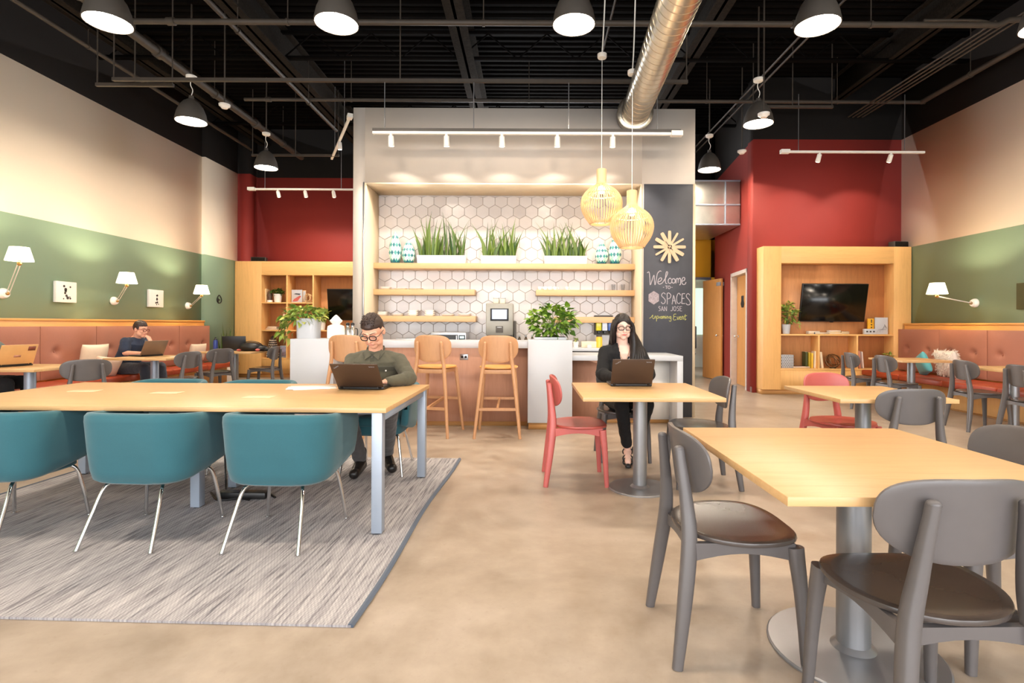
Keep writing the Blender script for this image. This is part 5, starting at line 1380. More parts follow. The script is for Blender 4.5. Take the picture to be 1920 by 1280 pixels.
def ring_sculpture(label, xx, yy, z, r, m):
    t = thing('ring_sculpture', label, 'sculpture', (xx, yy, z))
    b = B(); rnd = random.Random(int(r * 1000))
    for k in range(5):
        ax = Matrix.Rotation(rnd.uniform(0, PI), 4, 'Z') @ Matrix.Rotation(rnd.uniform(-.9, .9), 4, 'X')
        tube(b, [V((0, 0, r)) + ax @ V((r * .93 * math.cos(2 * PI * i / 28), 0, r * .93 * math.sin(2 * PI * i / 28))) for i in range(28)], r * .07, 8, closed=True)
    obj('rings', b, m, t)
    b = B(); lathe(b, [(r * .4, 0), (r * .4, r * .1), (.001, r * .1)], seg=20); obj('stand', b, M['black_plastic'], t)
ring_sculpture('pale interlaced ring sculpture in the upper compartment beside the art card', x(578), LY, S1, .10, M['birch'])
for i, (c, lab) in enumerate((((226, 196, 150), 'bottom'), ((150, 90, 70), 'middle'), ((232, 214, 186), 'top'))):
    book('flat book, %s of the low pile in the middle left compartment' % lab, x(508) + .01 * i, LY, S2 + .025 * i, .25 - .03 * i, .024, .17, c, flat=True)
t = thing('vase', 'beige bottle vase beside the divider in the middle compartment', 'vase', (x(533), LY, S2))
b = B(); lathe(b, [(.045, 0), (.05, .004), (.085, .12), (.088, .18), (.06, .26), (.03, .31), (.026, .36), (.032, .37), (.02, .365)], seg=26); obj('vase_body', b, plain('beige_glaze', (236, 208, 172), .35), t)
bushy('small_plant', 'pale green plant in a white pot under the half hidden television', (x(604), LY, S2), small_pot(.085, .2, 'ceramic'), (0, 0, .33), 110, (.18, .13, .14), 23, 'leaf_pale', .09, .06)
t = thing('cone_sculpture', 'dark cone shaped sculpture studded with pale beads, in the bottom left compartment', 'sculpture', (x(512), LY, S3))
b = B(); lathe(b, [(.12, 0), (.125, .02), (.11, .2), (.08, .36), (.04, .47), (.001, .5)], seg=22); obj('cone', b, plain('ebony', (60, 44, 36), .5), t)
b = B()
for j in range(8):
    f = j / 8; rr = .128 - .075 * f ** 1.3
    for k in range(14): a = 2 * PI * (k + .5 * (j % 2)) / 14; sph(b, (rr * math.cos(a), rr * math.sin(a), .04 + .40 * f), .013, 6)
o = obj('bead', b, M['linen'], t); o['kind'] = 'stuff'
t = thing('picture_frame', 'small grey framed photograph in the bottom left compartment', 'frame', (x(531.5), LY, S3))
b = B(); box(b, -.075, 0, 0, .075, .02, .27, .004); obj('frame', b, M['silver'], t)
b = B(); box(b, -.055, -.002, .03, .055, .001, .24); obj('print', b, plain('print_mauve', (150, 140, 160), .5, var=.5, scale=14), t, smooth=False)
b = B(); lathe(b, [(.035, 0), (.04, .02), (.02, .035), (.001, .036)], seg=14); solo('dark_pebble', b, M['black_plastic'], 'small dark round object on the bottom board of the left case', 'ornament', (x(527), LY - .12, S3))
book('dark blue book standing behind the white bar pillar edge', x(545), LY, S3, .06, .28, .15, (70, 76, 96))
# right case
RY = 9.53; x = lambda u, Y=RY: at(u, 600, Y).x
T1, T0 = 1.077, .467
bushy('small_plant', 'leafy plant in a white pot at the left of the shelf under the television', (x(1474), RY, T1), small_pot(.075, .17, 'white'), (.03, -.0, .36), 130, (.16, .10, .20), 31, 'leaf_pale', .085, .05, extra=[(.16, -.05, .2), (.18, -.05, .16), (.15, -.06, .12), (.2, -.03, .22)])
for i, (u, w, c, h, lab) in enumerate(((1527, .24, (226, 222, 214), .05, 'thick white book lying in the pile left under the right television'), (1540, .26, (92, 98, 112), .03, 'dark grey book lying front in the pile left under the right television'))):
    book(lab, x(u), RY - .03 * i, T1, w * (1 if i else .8), h if i == 0 else .03, .11, c, flat=True)
book('bright yellow book lying flat under the right television', x(1572), RY - .02, T1, .36, .025, .14, (240, 186, 40), flat=True)
book('white book lying on the bright yellow one', x(1566), RY, T1 + .0255, .2, .04, .1, (232, 226, 220), flat=True)
book('dark book lying on the right end of the yellow one', x(1585), RY, T1 + .0255, .14, .02, .1, (110, 90, 60), flat=True)
t = thing('book', 'upright yellow book with dark symbols behind the white block', 'book', (x(1637), RY + .06, T1))
b = B(); box(b, -.055, 0, 0, .055, .03, .28, .003); obj('cover', b, plain('cover', (242, 176, 40), .5), t)
b = B(); box(b, -.052, .003, .004, .056, .027, .282); obj('pages', b, M['linen'], t, smooth=False)
for z in (.12, .17, .22, .25):
    b = B(); lathe(b, [(.014, -.0025), (.014, -.0005)], (.01, 0, z), seg=8, axis='y'); obj('cover_symbol', b, M['ink'], t)
t = thing('art_card', 'square white print with faint grey line drawing at the right of the shelf', 'picture', (x(1655), RY + .03, T1))
b = B(); box(b, -.115, 0, 0, .115, .02, .30, .003); obj('card', b, M['white'], t)
b = B()
for k in range(5): tube(b, smooth_path([(-.08 + .03 * k, -.001, .03), (-.04 + .02 * k, -.001, .09), (.0 + .02 * k, -.001, .08), (.05, -.001, .14 + .01 * k), (.10, -.001, .1)], 4), .0022, 5)
obj('line_drawing', b, M['pole_grey'], t)
t = thing('block_sign', 'small white block with three grey signs at the shelf front', 'block', (x(1629), RY - .05, T1))
b = B(); box(b, -.11, 0, 0, .11, .05, .095, .004); obj('block', b, M['white'], t)
b = B()
for q in (-.06, 0, .06): box(b, q - .016, -.002, .035, q + .016, .001, .06)
obj('sign_print', b, M['ink'], t, smooth=False)
t = thing('storage_box', 'box with black and white dotted pattern in the left low compartment', 'box', (x(1474), RY, T0))
b = B(); box(b, -.08, 0, 0, .14, .15, .235, .006); obj('box_body', b, M['white'], t)
b = B(); rnd = random.Random(4)
for i in range(7):
    for j in range(8):
        lathe(b, [(.010, -.002), (.010, .0)], (-.066 + .032 * i + (.016 if j % 2 else 0) - .004, 0, .02 + .028 * j), seg=6, axis='y')
for i in range(4):
    for j in range(8): lathe(b, [(.010, .1395), (.010, .142)], (0, .02 + .035 * i, .02 + .028 * j), seg=6, axis='x')
obj('dot_print', b, M['ink'], t)
book('flat mauve magazine beside the dotted box', x(1503), RY, T0, .30, .03, .14, (120, 88, 92), flat=True)
for u, w, h, c, ln, lab in ((1513, .035, .29, (74, 78, 40), 0, 'dark green book standing left of the yellow one'), (1518.5, .03, .28, (190, 160, 40), 0, 'olive yellow book standing in the left low compartment'), (1523.5, .03, .27, (236, 190, 60), .0, 'yellow book standing next to the white ones in the low case'), (1529, .04, .30, (240, 226, 200), .06, 'white book leaning against the first divider')):
    book(lab, x(u), RY, T0, w, h, .13, c, ln)
book('white book leaning on the first divider from the middle compartment', x(1543), RY, T0, .04, .29, .13, (244, 224, 190), -.12)
ring_sculpture('dark wire ring sculpture in the middle low compartment', x(1563), RY + .02, T0, .13, plain('bronze', (120, 84, 50), .4, .5))
book('pink book leaning in the right low compartment', x(1613), RY, T0, .03, .31, .13, (220, 150, 120), -.06)
book('white magazine leaning beside the pink book in the right low compartment', x(1620), RY, T0, .014, .30, .13, (240, 226, 214), -.1)
bushy('small_plant', 'small pale plant in the right low compartment beside the banquette', (x(1668), RY, T0), small_pot(.06, .1, 'white'), (0, 0, .19), 60, (.12, .08, .08), 33, 'leaf_pale', .06, .04)
# a chair standing in the office
t = thing('office_chair', 'dark office chair in the glazed room at the end of the corridor', 'chair', (4.05, 13.9, 0), R(100))
b = B(); box(b, -.24, -.24, .46, .24, .24, .54, .03); obj('seat', b, M['black_plastic'], t)
b = B(); box(b, -.22, -.27, .62, .22, -.22, 1.2, .03); obj('backrest', b, M['black_plastic'], t)
b = B(); cyl(b, (0, 0, .1), (0, 0, .46), .03); tube(b, smooth_path([(0, -.1, .46), (0, -.28, .5), (0, -.27, .75)], 4), .02, 8); obj('column', b, M['black_plastic'], t)
for k in range(5):
    a = 2 * PI * k / 5; b = B(); rc(b, (0, 0, .11), (.28 * math.cos(a), .28 * math.sin(a), .07), .025, .018); sph(b, (.29 * math.cos(a), .29 * math.sin(a), .03), .03, 10); obj('leg', b, M['black_plastic'], t)
# ============================================================ people
from mathutils.bvhtree import BVHTree
def head_pieces(bm, M4, s=1.0, female=False):
    """head facing +y, centre between the ears; crown at +.125, chin at -.122"""
    t = bmesh.new()
    sph(t, (0, -.012, .032), (.077, .097, .093), 24)
    sph(t, (0, .022, -.035), (.064 if not female else .060, .072, .078), 22)
    sph(t, (0, .052, -.088), (.036 if not female else .030, .034, .034), 16)          # chin
    for sx in (-1, 1):
        sph(t, (sx * .044, .028, -.062), (.024, .045, .040), 14)                      # jaw
        sph(t, (sx * .040, .058, -.022), (.026, .028, .028), 14)                      # cheek
        rc(t, (sx * .014, .083, .028), (sx * .052, .066, .026), .011, .009)             # brow ridge
        sph(t, (sx * .079, -.010, -.006), (.009, .022, .033), 12, Matrix.Rotation(sx * .25, 3, 'Z')) # ear
    rc(t, (0, .086, .018), (0, .108, -.026), .008, .0125)                             # nose
    for sx in (-1, 1): sph(t, (sx * .011, .097, -.030), (.009, .010, .008), 10)
    sph(t, (0, .080, -.057), (.026, .018, .017), 14)                                  # mouth
    rc(t, (-.016, .093, -.053), (.016, .093, -.053), .0055, .0055); rc(t, (-.015, .091, -.064), (.015, .091, -.064), .0065, .0065)
    merge(bm, t, M4 @ Matrix.Scale(s, 4))

def hand_pieces(bm, wrist, fwd, pn, side, curl=.35, s=1.0, spread=.10):
    """fwd: towards the fingers, pn: the way the palm faces; side +1 when the thumb lies along +across"""
    fwd = V(fwd).normalized(); pn = V(pn); pn = (pn - fwd * pn.dot(fwd)).normalized(); ac = fwd.cross(pn).normalized() * side
    w = V(wrist); P = lambda f, a, p=0: w + (fwd * f + ac * a + pn * p) * s
    rc(bm, P(-.03, 0), P(.015, 0), .024 * s, .024 * s)
    for a0, a1 in ((.016, .030), (.006, .011), (-.006, -.009), (-.015, -.027)): rc(bm, P(.01, a0), P(.082, a1), .0145 * s, .0115 * s)
    for a, L, ex in ((.031, (.036, .024, .019), .0), (.0105, (.041, .027, .021), .006), (-.0105, (.037, .025, .020), .002), (-.030, (.028, .019, .017), -.008)):
        p = P(.085 + ex, a); d = (fwd + ac * (a * spread * 30 / 1.0 * .1)).normalized(); ang = curl * .5; r = .0094 if a > -.02 else .0082
        for k, l in enumerate(L):
            dd = (d * math.cos(ang) + pn * math.sin(ang)).normalized(); q = p + dd * l * s
            rc(bm, p, q, r * s, (r - .0008) * s, 10); p = q; r -= .0008; ang += curl * (1.0, .8, .6)[k]
    p = P(.022, .026, .004); d = (fwd * .75 + ac * .62 + pn * .25).normalized(); r = .0125
    for k, l in enumerate((.042, .032, .025)):
        q = p + d * l * s; rc(bm, p, q, r * s, (r - .0016) * s, 10); p = q; r -= .0016; d = (d + fwd * .25 + pn * .18 * curl * 2 - ac * .12).normalized()

def hair_cap(M4, s, line, rad=(.083, .103, .099), c=(0, -.014, .034), jit=0.0, seed=1, top=1.0):
    """closed cap: points under the hairline dip into the head"""
    b = B(); t = bmesh.new(); bmesh.ops.create_uvsphere(t, u_segments=64, v_segments=48, radius=1); rnd = random.Random(seed)
    for v in t.verts:
        n = v.co.copy(); p = V((c[0] + n.x * rad[0], c[1] + n.y * rad[1], c[2] + n.z * rad[2] * (top if n.z > 0 else 1)))
        f = line(p, n)                       # > 0 hair, < 0 bare
        k = max(-1, min(1, f / .006))
        sc_ = .90 + .10 * (k + 1) / 2
        q = V(c) + (p - V(c)) * sc_
        if jit and k > 0: q += n * jit * (noise.noise(V((n.x * 9, n.y * 3, n.z * 9 + seed))) + .4 * noise.noise(n * 23))
        v.co = q
    merge(b, t, M4 @ Matrix.Scale(s, 4)); return b

def person(label, loc, rz, J, look, skin='skin'):
    """J: joints in the person's own frame (faces +y, origin on the floor)"""
    HM = Matrix.Translation(J['head']) @ Euler(J['hrot'], 'XYZ').to_matrix().to_4x4()
    s = J.get('hs', 1.0); sh = J.get('slim', 1.0)
    b = B(); head_pieces(b, HM, s, look.get('female'))
    nk = V(J['neck']); hb = HM @ V((0, -.02 * s, -.07 * s)); rc(b, nk - V((0, 0, .03)), hb, .058 * sh, .054 * sh, 18)
    pv, ch = V(J['pelvis']), V(J['chest'])
    def torso(bm, g, lo=True, top=1.0):
        up = (ch - pv).normalized(); a = V((1, 0, 0)); f = a.cross(up) * -1; f = up.cross(a)
        rs = []
        tw = V((1, 0, 0))
        sl, sr = V(J['sh'][0]), V(J['sh'][1]); ax = (sr - sl).normalized(); shw = (sr - sl).length / 2
        waist = pv.lerp(ch, .42)
        for c, rx, ry in ((pv - up * .10, .10, .09), (pv - up * .06, .155 * sh, .12), (pv, .168 * sh, .125), (waist, .145 * sh + look.get('belly', 0), .112 + look.get('belly', 0)), (ch - up * .06, .165 * sh, .122), (ch + up * .03, .175 * sh, .12), (nk - V((0, 0, .075)), shw * .93, .098), (nk - V((0, 0, .03)), shw * .62, .078), (nk + V((0, .0, .012)), .066 * sh, .062)):
            k = ax if rs and len(rs) > 3 else V((1, 0, 0))
            ff = up.cross(k).normalized()
            rs.append([c + k * ((rx + g) * math.copysign(abs(math.cos(q)) ** .85, math.cos(q))) + ff * ((ry + g) * math.copysign(abs(math.sin(q)) ** .85, math.sin(q))) for q in [2 * PI * i / 32 for i in range(32)]])
        rings(bm, rs)
        if look.get('female') and g >= 0:
            for sx in (-1, 1): sph(bm, ch + V((sx * .078, .085 + g * .5, -.012)), (.072, .062, .07), 16)
    torso(b, -.012)
    for i in (0, 1):
        S_, E, Wr = V(J['sh'][i]), V(J['el'][i]), V(J['wr'][i])
        rc(b, S_, E, .046 * sh, .037 * sh, 16); rc(b, E, Wr, .037 * sh, .026 * sh, 16)
        hand_pieces(b, Wr, J['hf'][i], J['hp'][i], (1 if i == 0 else -1) * J.get('thumb', (1, 1))[i], J.get('curl', (.4, .4))[i], J.get('hands', 1.0))
        H_, K, An, T = V(J['hip'][i]), V(J['kn'][i]), V(J['an'][i]), V(J['toe'][i])
        rc(b, H_, K, .074 * sh, .050 * sh, 16); rc(b, K, An, .050 * sh, .033 * sh, 16); rc(b, An - V((0, 0, .02)), T + V((0, 0, .0)), .036, .026, 12); rc(b, An, An + (An - T).normalized() * .03 - V((0, 0, .04)), .034, .03, 12)
    me = fuse(b, look.get('vox', .0045), 3)
    root = mesh_obj('person', me, M[skin], None, loc, (0, 0, rz)); tag(root, label, 'person')
    # --- clothes
    m = look['top_mat']; b = B(); torso(b, .010 + look.get('loose', 0))
    for i in (0, 1):
        S_, E, Wr = V(J['sh'][i]), V(J['el'][i]), V(J['wr'][i])
        g = .011 + look.get('loose', 0)
        sph(b, S_ + (S_ - V(J['chest'])) * .0, (.055 * sh + g * .6,) * 3, 16)
        rc(b, nk + V((S_.x * .30, -.005, -.045)), S_ + V((0, 0, -.004)), .052 * sh + g * .6, .050 * sh + g * .8, 16)
        if look.get('short_sleeve'):
            mid = S_.lerp(E, .62); rc(b, S_, mid, .052 * sh + g, .05 * sh + g * 1.2, 18)
        else:
            rc(b, S_, E, .048 * sh + g, .040 * sh + g, 18); rc(b, E, E.lerp(Wr, .90), .041 * sh + g, .029 * sh + g * .6, 18)
            for k in range(4):      # sleeve folds at the elbow
                q = S_.lerp(E, .70 + .1 * k) if k < 3 else E.lerp(Wr, .12); sph(b, q, (.042 * sh + g * 1.2,) * 3, 12)
    fold = lambda p: .0045 * noise.noise(V((p.x * 11, p.y * 11, p.z * 17))) + .0025 * noise.noise(p * 34)
    me = fuse(b, .006, 4, disp=fold)
    up = (ch - pv).normalized()
    cut = look.get('neck_cut')
    bm = bmesh.new(); bm.from_mesh(me); bpy.data.meshes.remove(me)
    gone = [v for v in bm.verts if (v.co - nk).dot(V((0, -.15, 1))) > look.get('neck_z', .004) and (v.co.xy - nk.xy).length < .12]
    if cut: gone += [v for v in bm.verts if v.co.y > ch.y and cut(v.co - nk)]
    bmesh.ops.delete(bm, geom=list(set(gone)), context='VERTS')
    top = obj(look['top_name'], bm, m, root, ang=180)
    so = top.modifiers.new('s', 'SOLIDIFY'); so.thickness = .006; so.offset = -1
    # trousers
    b = B(); rc(b, pv - up * .03, pv + up * .05, .15 * sh, .14 * sh, 20)
    for i in (0, 1):
        H_, K, An = V(J['hip'][i]), V(J['kn'][i]), V(J['an'][i]); q = look.get('leg', .016)
        rc(b, H_, K, .082 * sh + q * .6, .056 * sh + q, 18); rc(b, K, K.lerp(An, look.get('hem', .93)), .056 * sh + q, .040 * sh + q * look.get('taper', 1), 18); sph(b, K, (.059 * sh + q,) * 3, 14)
    for v in b.verts: pass
    me = fuse(b, .007, 4, disp=fold); mesh_obj('trousers', me, look['leg_mat'], root)
    # shoes
    for i in (0, 1):
        An, T = V(J['an'][i]), V(J['toe'][i]); d = (T - An); hl = An - V((d.x, d.y, 0)).normalized() * .035
        b = B(); n = d.normalized(); sole = look.get('sole', .012)
        if look.get('sandal'):
            fl = V((hl.x, hl.y, min(An.z - .055, T.z + .03))); tp = V((T.x, T.y, T.z - .026))
            rc(b, fl - V((0, 0, .02)), tp + (tp - fl).normalized() * .02, .024, .028, 12)
            a = n.cross(V((0, 0, 1))).normalized()
            for f, h in ((.80, .036), (.55, .05), (.1, .07)):
                c = An.lerp(T, f) - V((0, 0, .02 if f > .3 else .01)); tube(b, [c + a * (.042 * math.cos(q)) + V((0, 0, 1)) * (.034 * math.sin(q)) for q in [2 * PI * k / 16 for k in range(16)]], .007, 6, closed=True)
            rc(b, fl - V((0, 0, .02)), V((fl.x, fl.y, .006)), .016, .010)
        else:
            lo = lambda p, z: V((p.x, p.y, max(.04, p.z + z)))
            rc(b, hl - V((0, 0, .045)), An + V((0, 0, .0)), .040, .043, 16); rc(b, hl - V((0, 0, .05)), T - V((0, 0, .0)), .040, .040, 16); rc(b, An - V((0, 0, .01)), T.lerp(An, .25) , .044, .036, 14)
            rc(b, An, An + V((0, 0, .07)), .044, .048, 14)
        me = fuse(b, .005, 2)
        mn = min(v.co.z for v in me.vertices)
        for v in me.vertices:
            if v.co.z < J.get('ground', .014): v.co.z = J.get('ground', .014)
        mesh_obj('shoe', me, look['shoe_mat'], root)
    # face
    hair = look['hair_mat']
    for sx in (-1, 1):
        b = B(); sph(b, HM @ (V((sx * .031, .0765, .003)) * s), .0125 * s, 12)
        e = obj('eye', b, M[skin] if look.get('down') else M['eye_white'], root)
        b = B(); sph(b, HM @ (V((sx * .031, .0845, -.001)) * s), .0058 * s, 10); 
        if look.get('down'):
            b.free(); b = B(); tube(b, smooth_path([HM @ (V((sx * (.031 + q), .0765 + .0128 * math.cos(q * 70), -.0035 - .002 * math.cos(q * 90))) * s) for q in (-.012, -.006, 0, .006, .012)], 3), .0012 * s, 6)
        obj('lash_line' if look.get('down') else 'iris', b, M['ink'], e)
        b = B(); tube(b, smooth_path([HM @ (V(q) * s) for q in ((sx * .012, .0935, .029), (sx * .03, .089, .035), (sx * .052, .072, .031))], 4), [.0028 * s + .0012 * s * math.sin(PI * k / 8) for k in range(9)], 6, .6); obj('eyebrow', b, hair, root)
    b = B()
    for z, r_ in ((-.0535, .0042), (-.0625, .005)): tube(b, smooth_path([HM @ (V(q) * s) for q in ((-.024, .0885, -.0585), (-.010, .0985, z), (0, .0985, z - .0006), (.010, .0985, z), (.024, .0885, -.0585))], 4), [r_ * s * (.35 + .65 * math.sin(PI * k / 16)) for k in range(17)], 8)
    obj('lips', b, look['lip_mat'], root)
    if look.get('glasses'):
        gm = look['glasses']; g_ = None
        for sx in (-1, 1):
            b = B(); c = V((sx * .0335, .104, .004)); tube(b, [HM @ ((c + V((.0265 * math.copysign(abs(math.cos(q)) ** .7, math.cos(q)), -.10 * abs(.0265 * math.cos(q)) * (1 if sx * math.cos(q) > 0 else -.2), .0185 * math.copysign(abs(math.sin(q)) ** .7, math.sin(q))))) * s) for q in [2 * PI * k / 28 for k in range(28)]], .0038 * s, 8, closed=True)
            if g_ is None: g_ = obj('glasses', b, gm, root)
            else: obj('rim', b, gm, g_)
            b = B(); tube(b, smooth_path([HM @ (V(q) * s) for q in ((sx * .060, .099, .010), (sx * .076, .075, .010), (sx * .083, .01, .008), (sx * .083, -.015, .002), (sx * .080, -.03, -.015))], 4), .0024 * s, 6); obj('temple', b, gm, g_)
        b = B(); tube(b, smooth_path([HM @ (V(q) * s) for q in ((-.008, .104, .010), (0, .108, .013), (.008, .104, .010))], 4), .002 * s, 6); obj('bridge', b, gm, g_)
    return root, HM, s, top

def patch(root, top, name, mat, pts, th=.003, lift=.001, rim=False):
    """little flat piece of cloth laid on the garment; pts in the person's frame (x, z) seen from the front"""
    me = top.data; bv = BVHTree.FromPolygons([v.co for v in me.vertices], [tuple(p.vertices) for p in me.polygons])
    (x0, x1, z0, z1) = pts; n, k = 8, 6; b = B(); g = []
    for i in range(n + 1):
        r_ = []
        for j in range(k + 1):
            x, z = x0 + (x1 - x0) * i / n, z0 + (z1 - z0) * j / k; h = bv.ray_cast(V((x, 1.2, z)), V((0, -1, 0)))
            p = (h[0] + h[1] * lift) if h[0] is not None else V((x, .1, z)); nn = h[1] if h[0] is not None else V((0, 1, 0))
            if nn.y < 0: nn = -nn
            r_.append((p + nn * (lift + th), p - nn * .002))
        g.append(r_)
    f = [[b.verts.new(q[0]) for q in r_] for r_ in g]; e = [[b.verts.new(q[1]) for q in r_] for r_ in g]
    for i in range(n):
        for j in range(k): b.faces.new((f[i][j], f[i + 1][j], f[i + 1][j + 1], f[i][j + 1]))
    loop = [(i, 0) for i in range(n)] + [(n, j) for j in range(k)] + [(i, k) for i in range(n, 0, -1)] + [(0, j) for j in range(k, 0, -1)]
    for a, c in zip(loop, loop[1:] + loop[:1]): b.faces.new((f[a[0]][a[1]], f[c[0]][c[1]], e[c[0]][c[1]], e[a[0]][a[1]]))
    return obj(name, b, mat, top, ang=60)

M['olive'] = fabric('olive_cloth', (84, 80, 64), .9, .10, 180, .1)
M['olive_dark'] = fabric('olive_seam', (66, 63, 50), .9, .1); M['eye_white'] = plain('eye_white', (206, 196, 190), .3)
M['grey_jeans'] = fabric('grey_jeans', (76, 72, 72), .9, .12)
M['black_cloth'] = fabric('black_cloth', (17, 16, 18), .9, .14, 200, .0)
M['navy'] = fabric('navy_cloth', (42, 52, 72), .9, .12, 180, .1)
M['dark_denim'] = fabric('dark_denim', (54, 56, 66), .9, .12)
M['boot_leather'] = plain('boot_leather', (28, 24, 22), .35)
M['hair_brown'] = plain('hair_brown', (54, 38, 32), .55, var=.3, scale=60)
M['hair_black'] = plain('hair_black', (24, 15, 13), .5, var=.35, scale=60)
M['lips'] = plain('lips', (200, 116, 108), .4); M['lips_pale'] = plain('lips_pale', (206, 138, 116), .5)
# ---- the man in the olive shirt (faces -y)
px, py = -1.245, 4.43
def L_(p, rz, ox, oy):       # world point to the person's frame
    d = V((p[0] - ox, p[1] - oy, 0)); c, s_ = math.cos(-rz), math.sin(-rz); return V((d.x * c - d.y * s_, d.x * s_ + d.y * c, p[2]))
g = lambda *p: L_(p, PI, px, py)
J = dict(pelvis=g(px, 4.45, .575), chest=g(px, 4.41, .83), neck=g(px, 4.36, 1.005), head=g(px + .015, 4.235, 1.165), hrot=(-R(33), R(2), -R(7)), hs=1.03,
    sh=[g(px + .192, 4.37, .925), g(px - .192, 4.37, .925)], el=[g(-.935, 4.22, .795), g(-1.44, 4.25, .795)], wr=[g(-1.075, 4.085, .782), g(-1.40, 4.06, .782)],
    hf=[V((.95, .22, -.06)), V((-.8, .3, -.06))], hp=[V((0, 0, -1)), V((0, 0, -1))], curl=(.45, .45), thumb=(-1, -1),
    hip=[g(px + .10, 4.43, .56), g(px - .10, 4.43, .56)], kn=[g(px + .20, 4.02, .575), g(px - .13, 4.02, .575)], an=[g(-1.17, 4.44, .145), g(-1.35, 4.32, .12)], toe=[g(-1.09, 4.30, .062), g(-1.345, 4.14, .058)], ground=.014)
lk = dict(top_mat=M['olive'], top_name='shirt', leg_mat=M['grey_jeans'], shoe_mat=M['boot_leather'], hair_mat=M['hair_brown'], lip_mat=M['lips_pale'], glasses=M['black_plastic'], belly=.01, loose=.004, down=True)
man, HM, s, top = person('man in an olive shirt and black glasses looking down at his laptop', (px, py, 0), PI, J, lk)
def man_line(p, n):
    front = .066 if abs(p.x) < .045 else .066 - .45 * (abs(p.x) - .045)
    return (p.z - front) if p.y > .02 else p.z - (.03 if p.y > -.03 else -.025)
b = hair_cap(HM, s, man_line, (.082, .102, .10), (0, -.012, .036), .004, 3, 1.10); obj('hair', b, M['hair_brown'], man, ang=60)
b = B()   # swept up fringe
rnd = random.Random(4)
for k in range(110):
    x0 = rnd.uniform(-.050, .050); y0 = rnd.uniform(-.03, .066); z0 = .036 + .105 * math.sqrt(max(.05, 1 - (x0 / .085) ** 2 - ((y0 + .012) / .108) ** 2)); p0 = V((x0, y0, z0 - .006)); d = V((rnd.uniform(-.012, .012), .006 + rnd.uniform(-.01, .012), .013 + rnd.uniform(-.005, .005)))
    tube(b, smooth_path([HM @ (q * s) for q in (p0, p0 + d * .6, p0 + d + V((.004, -.008, -.004)))], 3), [.0042, .0045, .0045, .004, .0034, .0024, .0008], 6)
obj('fringe', b, M['hair_brown'], man)
nz = J['neck']
for sx in (-1, 1):     # shirt collar
    b = B(); c = V(nz); pts = [c + V((sx * .008, .098, -.030)), c + V((sx * .055, .118, -.066)), c + V((sx * .088, .066, -.016)), c + V((sx * .070, -.03, .018)), c + V((sx * .03, -.066, .026)), c + V((sx * .03, -.060, .040)), c + V((sx * .066, -.022, .042)), c + V((sx * .062, .040, .022))]
    f = [b.verts.new(q) for q in pts]; e = [b.verts.new(q + V((-sx * .004, -.005, -.004))) for q in pts]
    b.faces.new(f); b.faces.new(e[::-1])
    for k in range(len(f)): b.faces.new((f[k], f[(k + 1) % 8], e[(k + 1) % 8], e[k]))
    obj('collar', b, M['olive'], top, smooth=False)
for sx in (-1, 1): patch(man, top, 'pocket_flap', M['olive_dark'], (sx * .105 - .055, sx * .105 + .055, .845, .882), .003)
patch(man, top, 'button_placket', M['olive_dark'], (-.016, .016, .70, .985), .002)
me = top.data; bv = BVHTree.FromPolygons([v.co for v in me.vertices], [tuple(p.vertices) for p in me.polygons])
for x_, z_ in ((0, .955), (0, .90), (0, .84), (0, .78), (-.105, .852), (.105, .852)):
    h = bv.ray_cast(V((x_, 1.2, z_)), V((0, -1, 0)))
    if h[0]:
        b = B(); nn = h[1] if h[1].y > 0 else -h[1]; cyl(b, h[0], h[0] + nn * .0085, .0065, seg=12); obj('button', b, M['ceramic'] if x_ else M['lamp_grey'], top)
b = B(); w0 = V(J['wr'][0]); a = (V(J['el'][0]) - w0).normalized(); u_, v_ = frame(a); tube(b, [w0 + a * .012 + u_ * (.031 * math.cos(q)) + v_ * (.031 * math.sin(q)) for q in [2 * PI * k / 20 for k in range(20)]], .005, 6, closed=True); obj('bracelet', b, M['boot_leather'], man)

# ---- the dark-haired woman (faces -y)
px, py = .855, 4.88
g = lambda *p: L_(p, PI, px, py)
J = dict(pelvis=g(px, 4.90, .575), chest=g(px, 4.87, .845), neck=g(px, 4.83, 1.055), head=g(px - .01, 4.765, 1.205), hrot=(-R(9), 0, R(3)), hs=.90, slim=.93, hands=.88,
    sh=[g(px + .158, 4.83, .975), g(px - .158, 4.83, .975)], el=[g(px + .215, 4.69, .79), g(px - .205, 4.67, .79)], wr=[g(px + .10, 4.43, .785), g(px - .13, 4.43, .785)],
    hf=[V((.25, 1, -.08)), V((-.25, 1, -.08))], hp=[V((0, 0, -1)), V((0, 0, -1))], curl=(.4, .4), thumb=(-1, -1),
    hip=[g(px + .09, 4.88, .555), g(px - .09, 4.88, .555)], kn=[g(px + .14, 4.46, .555), g(px - .07, 4.47, .56)], an=[g(.98, 4.78, .135), g(.885, 4.72, .125)], toe=[g(.965, 4.62, .045), g(.865, 4.585, .045)], ground=.006)
striped = NT('striped_cloth'); wv = striped.node('ShaderNodeTexWave'); wv.inputs['Scale'].default_value = 14; wv.inputs['Distortion'].default_value = 6; striped.link(striped.coords((1, 1, 1), (0, .6, 0)), wv.inputs['Vector'])
striped.col(striped.ramp(wv.outputs['Fac'], [(.45, lin((30, 30, 34))), (.55, lin((226, 220, 216)))])); striped.set(Roughness=.8)
lk = dict(top_mat=M['black_cloth'], top_name='blazer', leg_mat=M['black_cloth'], shoe_mat=M['black_plastic'], hair_mat=M['hair_black'], lip_mat=M['lips'], glasses=M['black_plastic'], female=True, down=True, sandal=True, hem=.86, leg=.010, loose=.006,
    neck_cut=lambda q: q.z > -.24 and abs(q.x + .008) < .042 + .15 * (q.z + .10) * (1 if q.z > -.10 else .45))
wom, HM, s, top = person('woman with long dark hair and glasses in a black blazer behind a laptop', (px, py, 0), PI, J, lk, 'skin_pale')
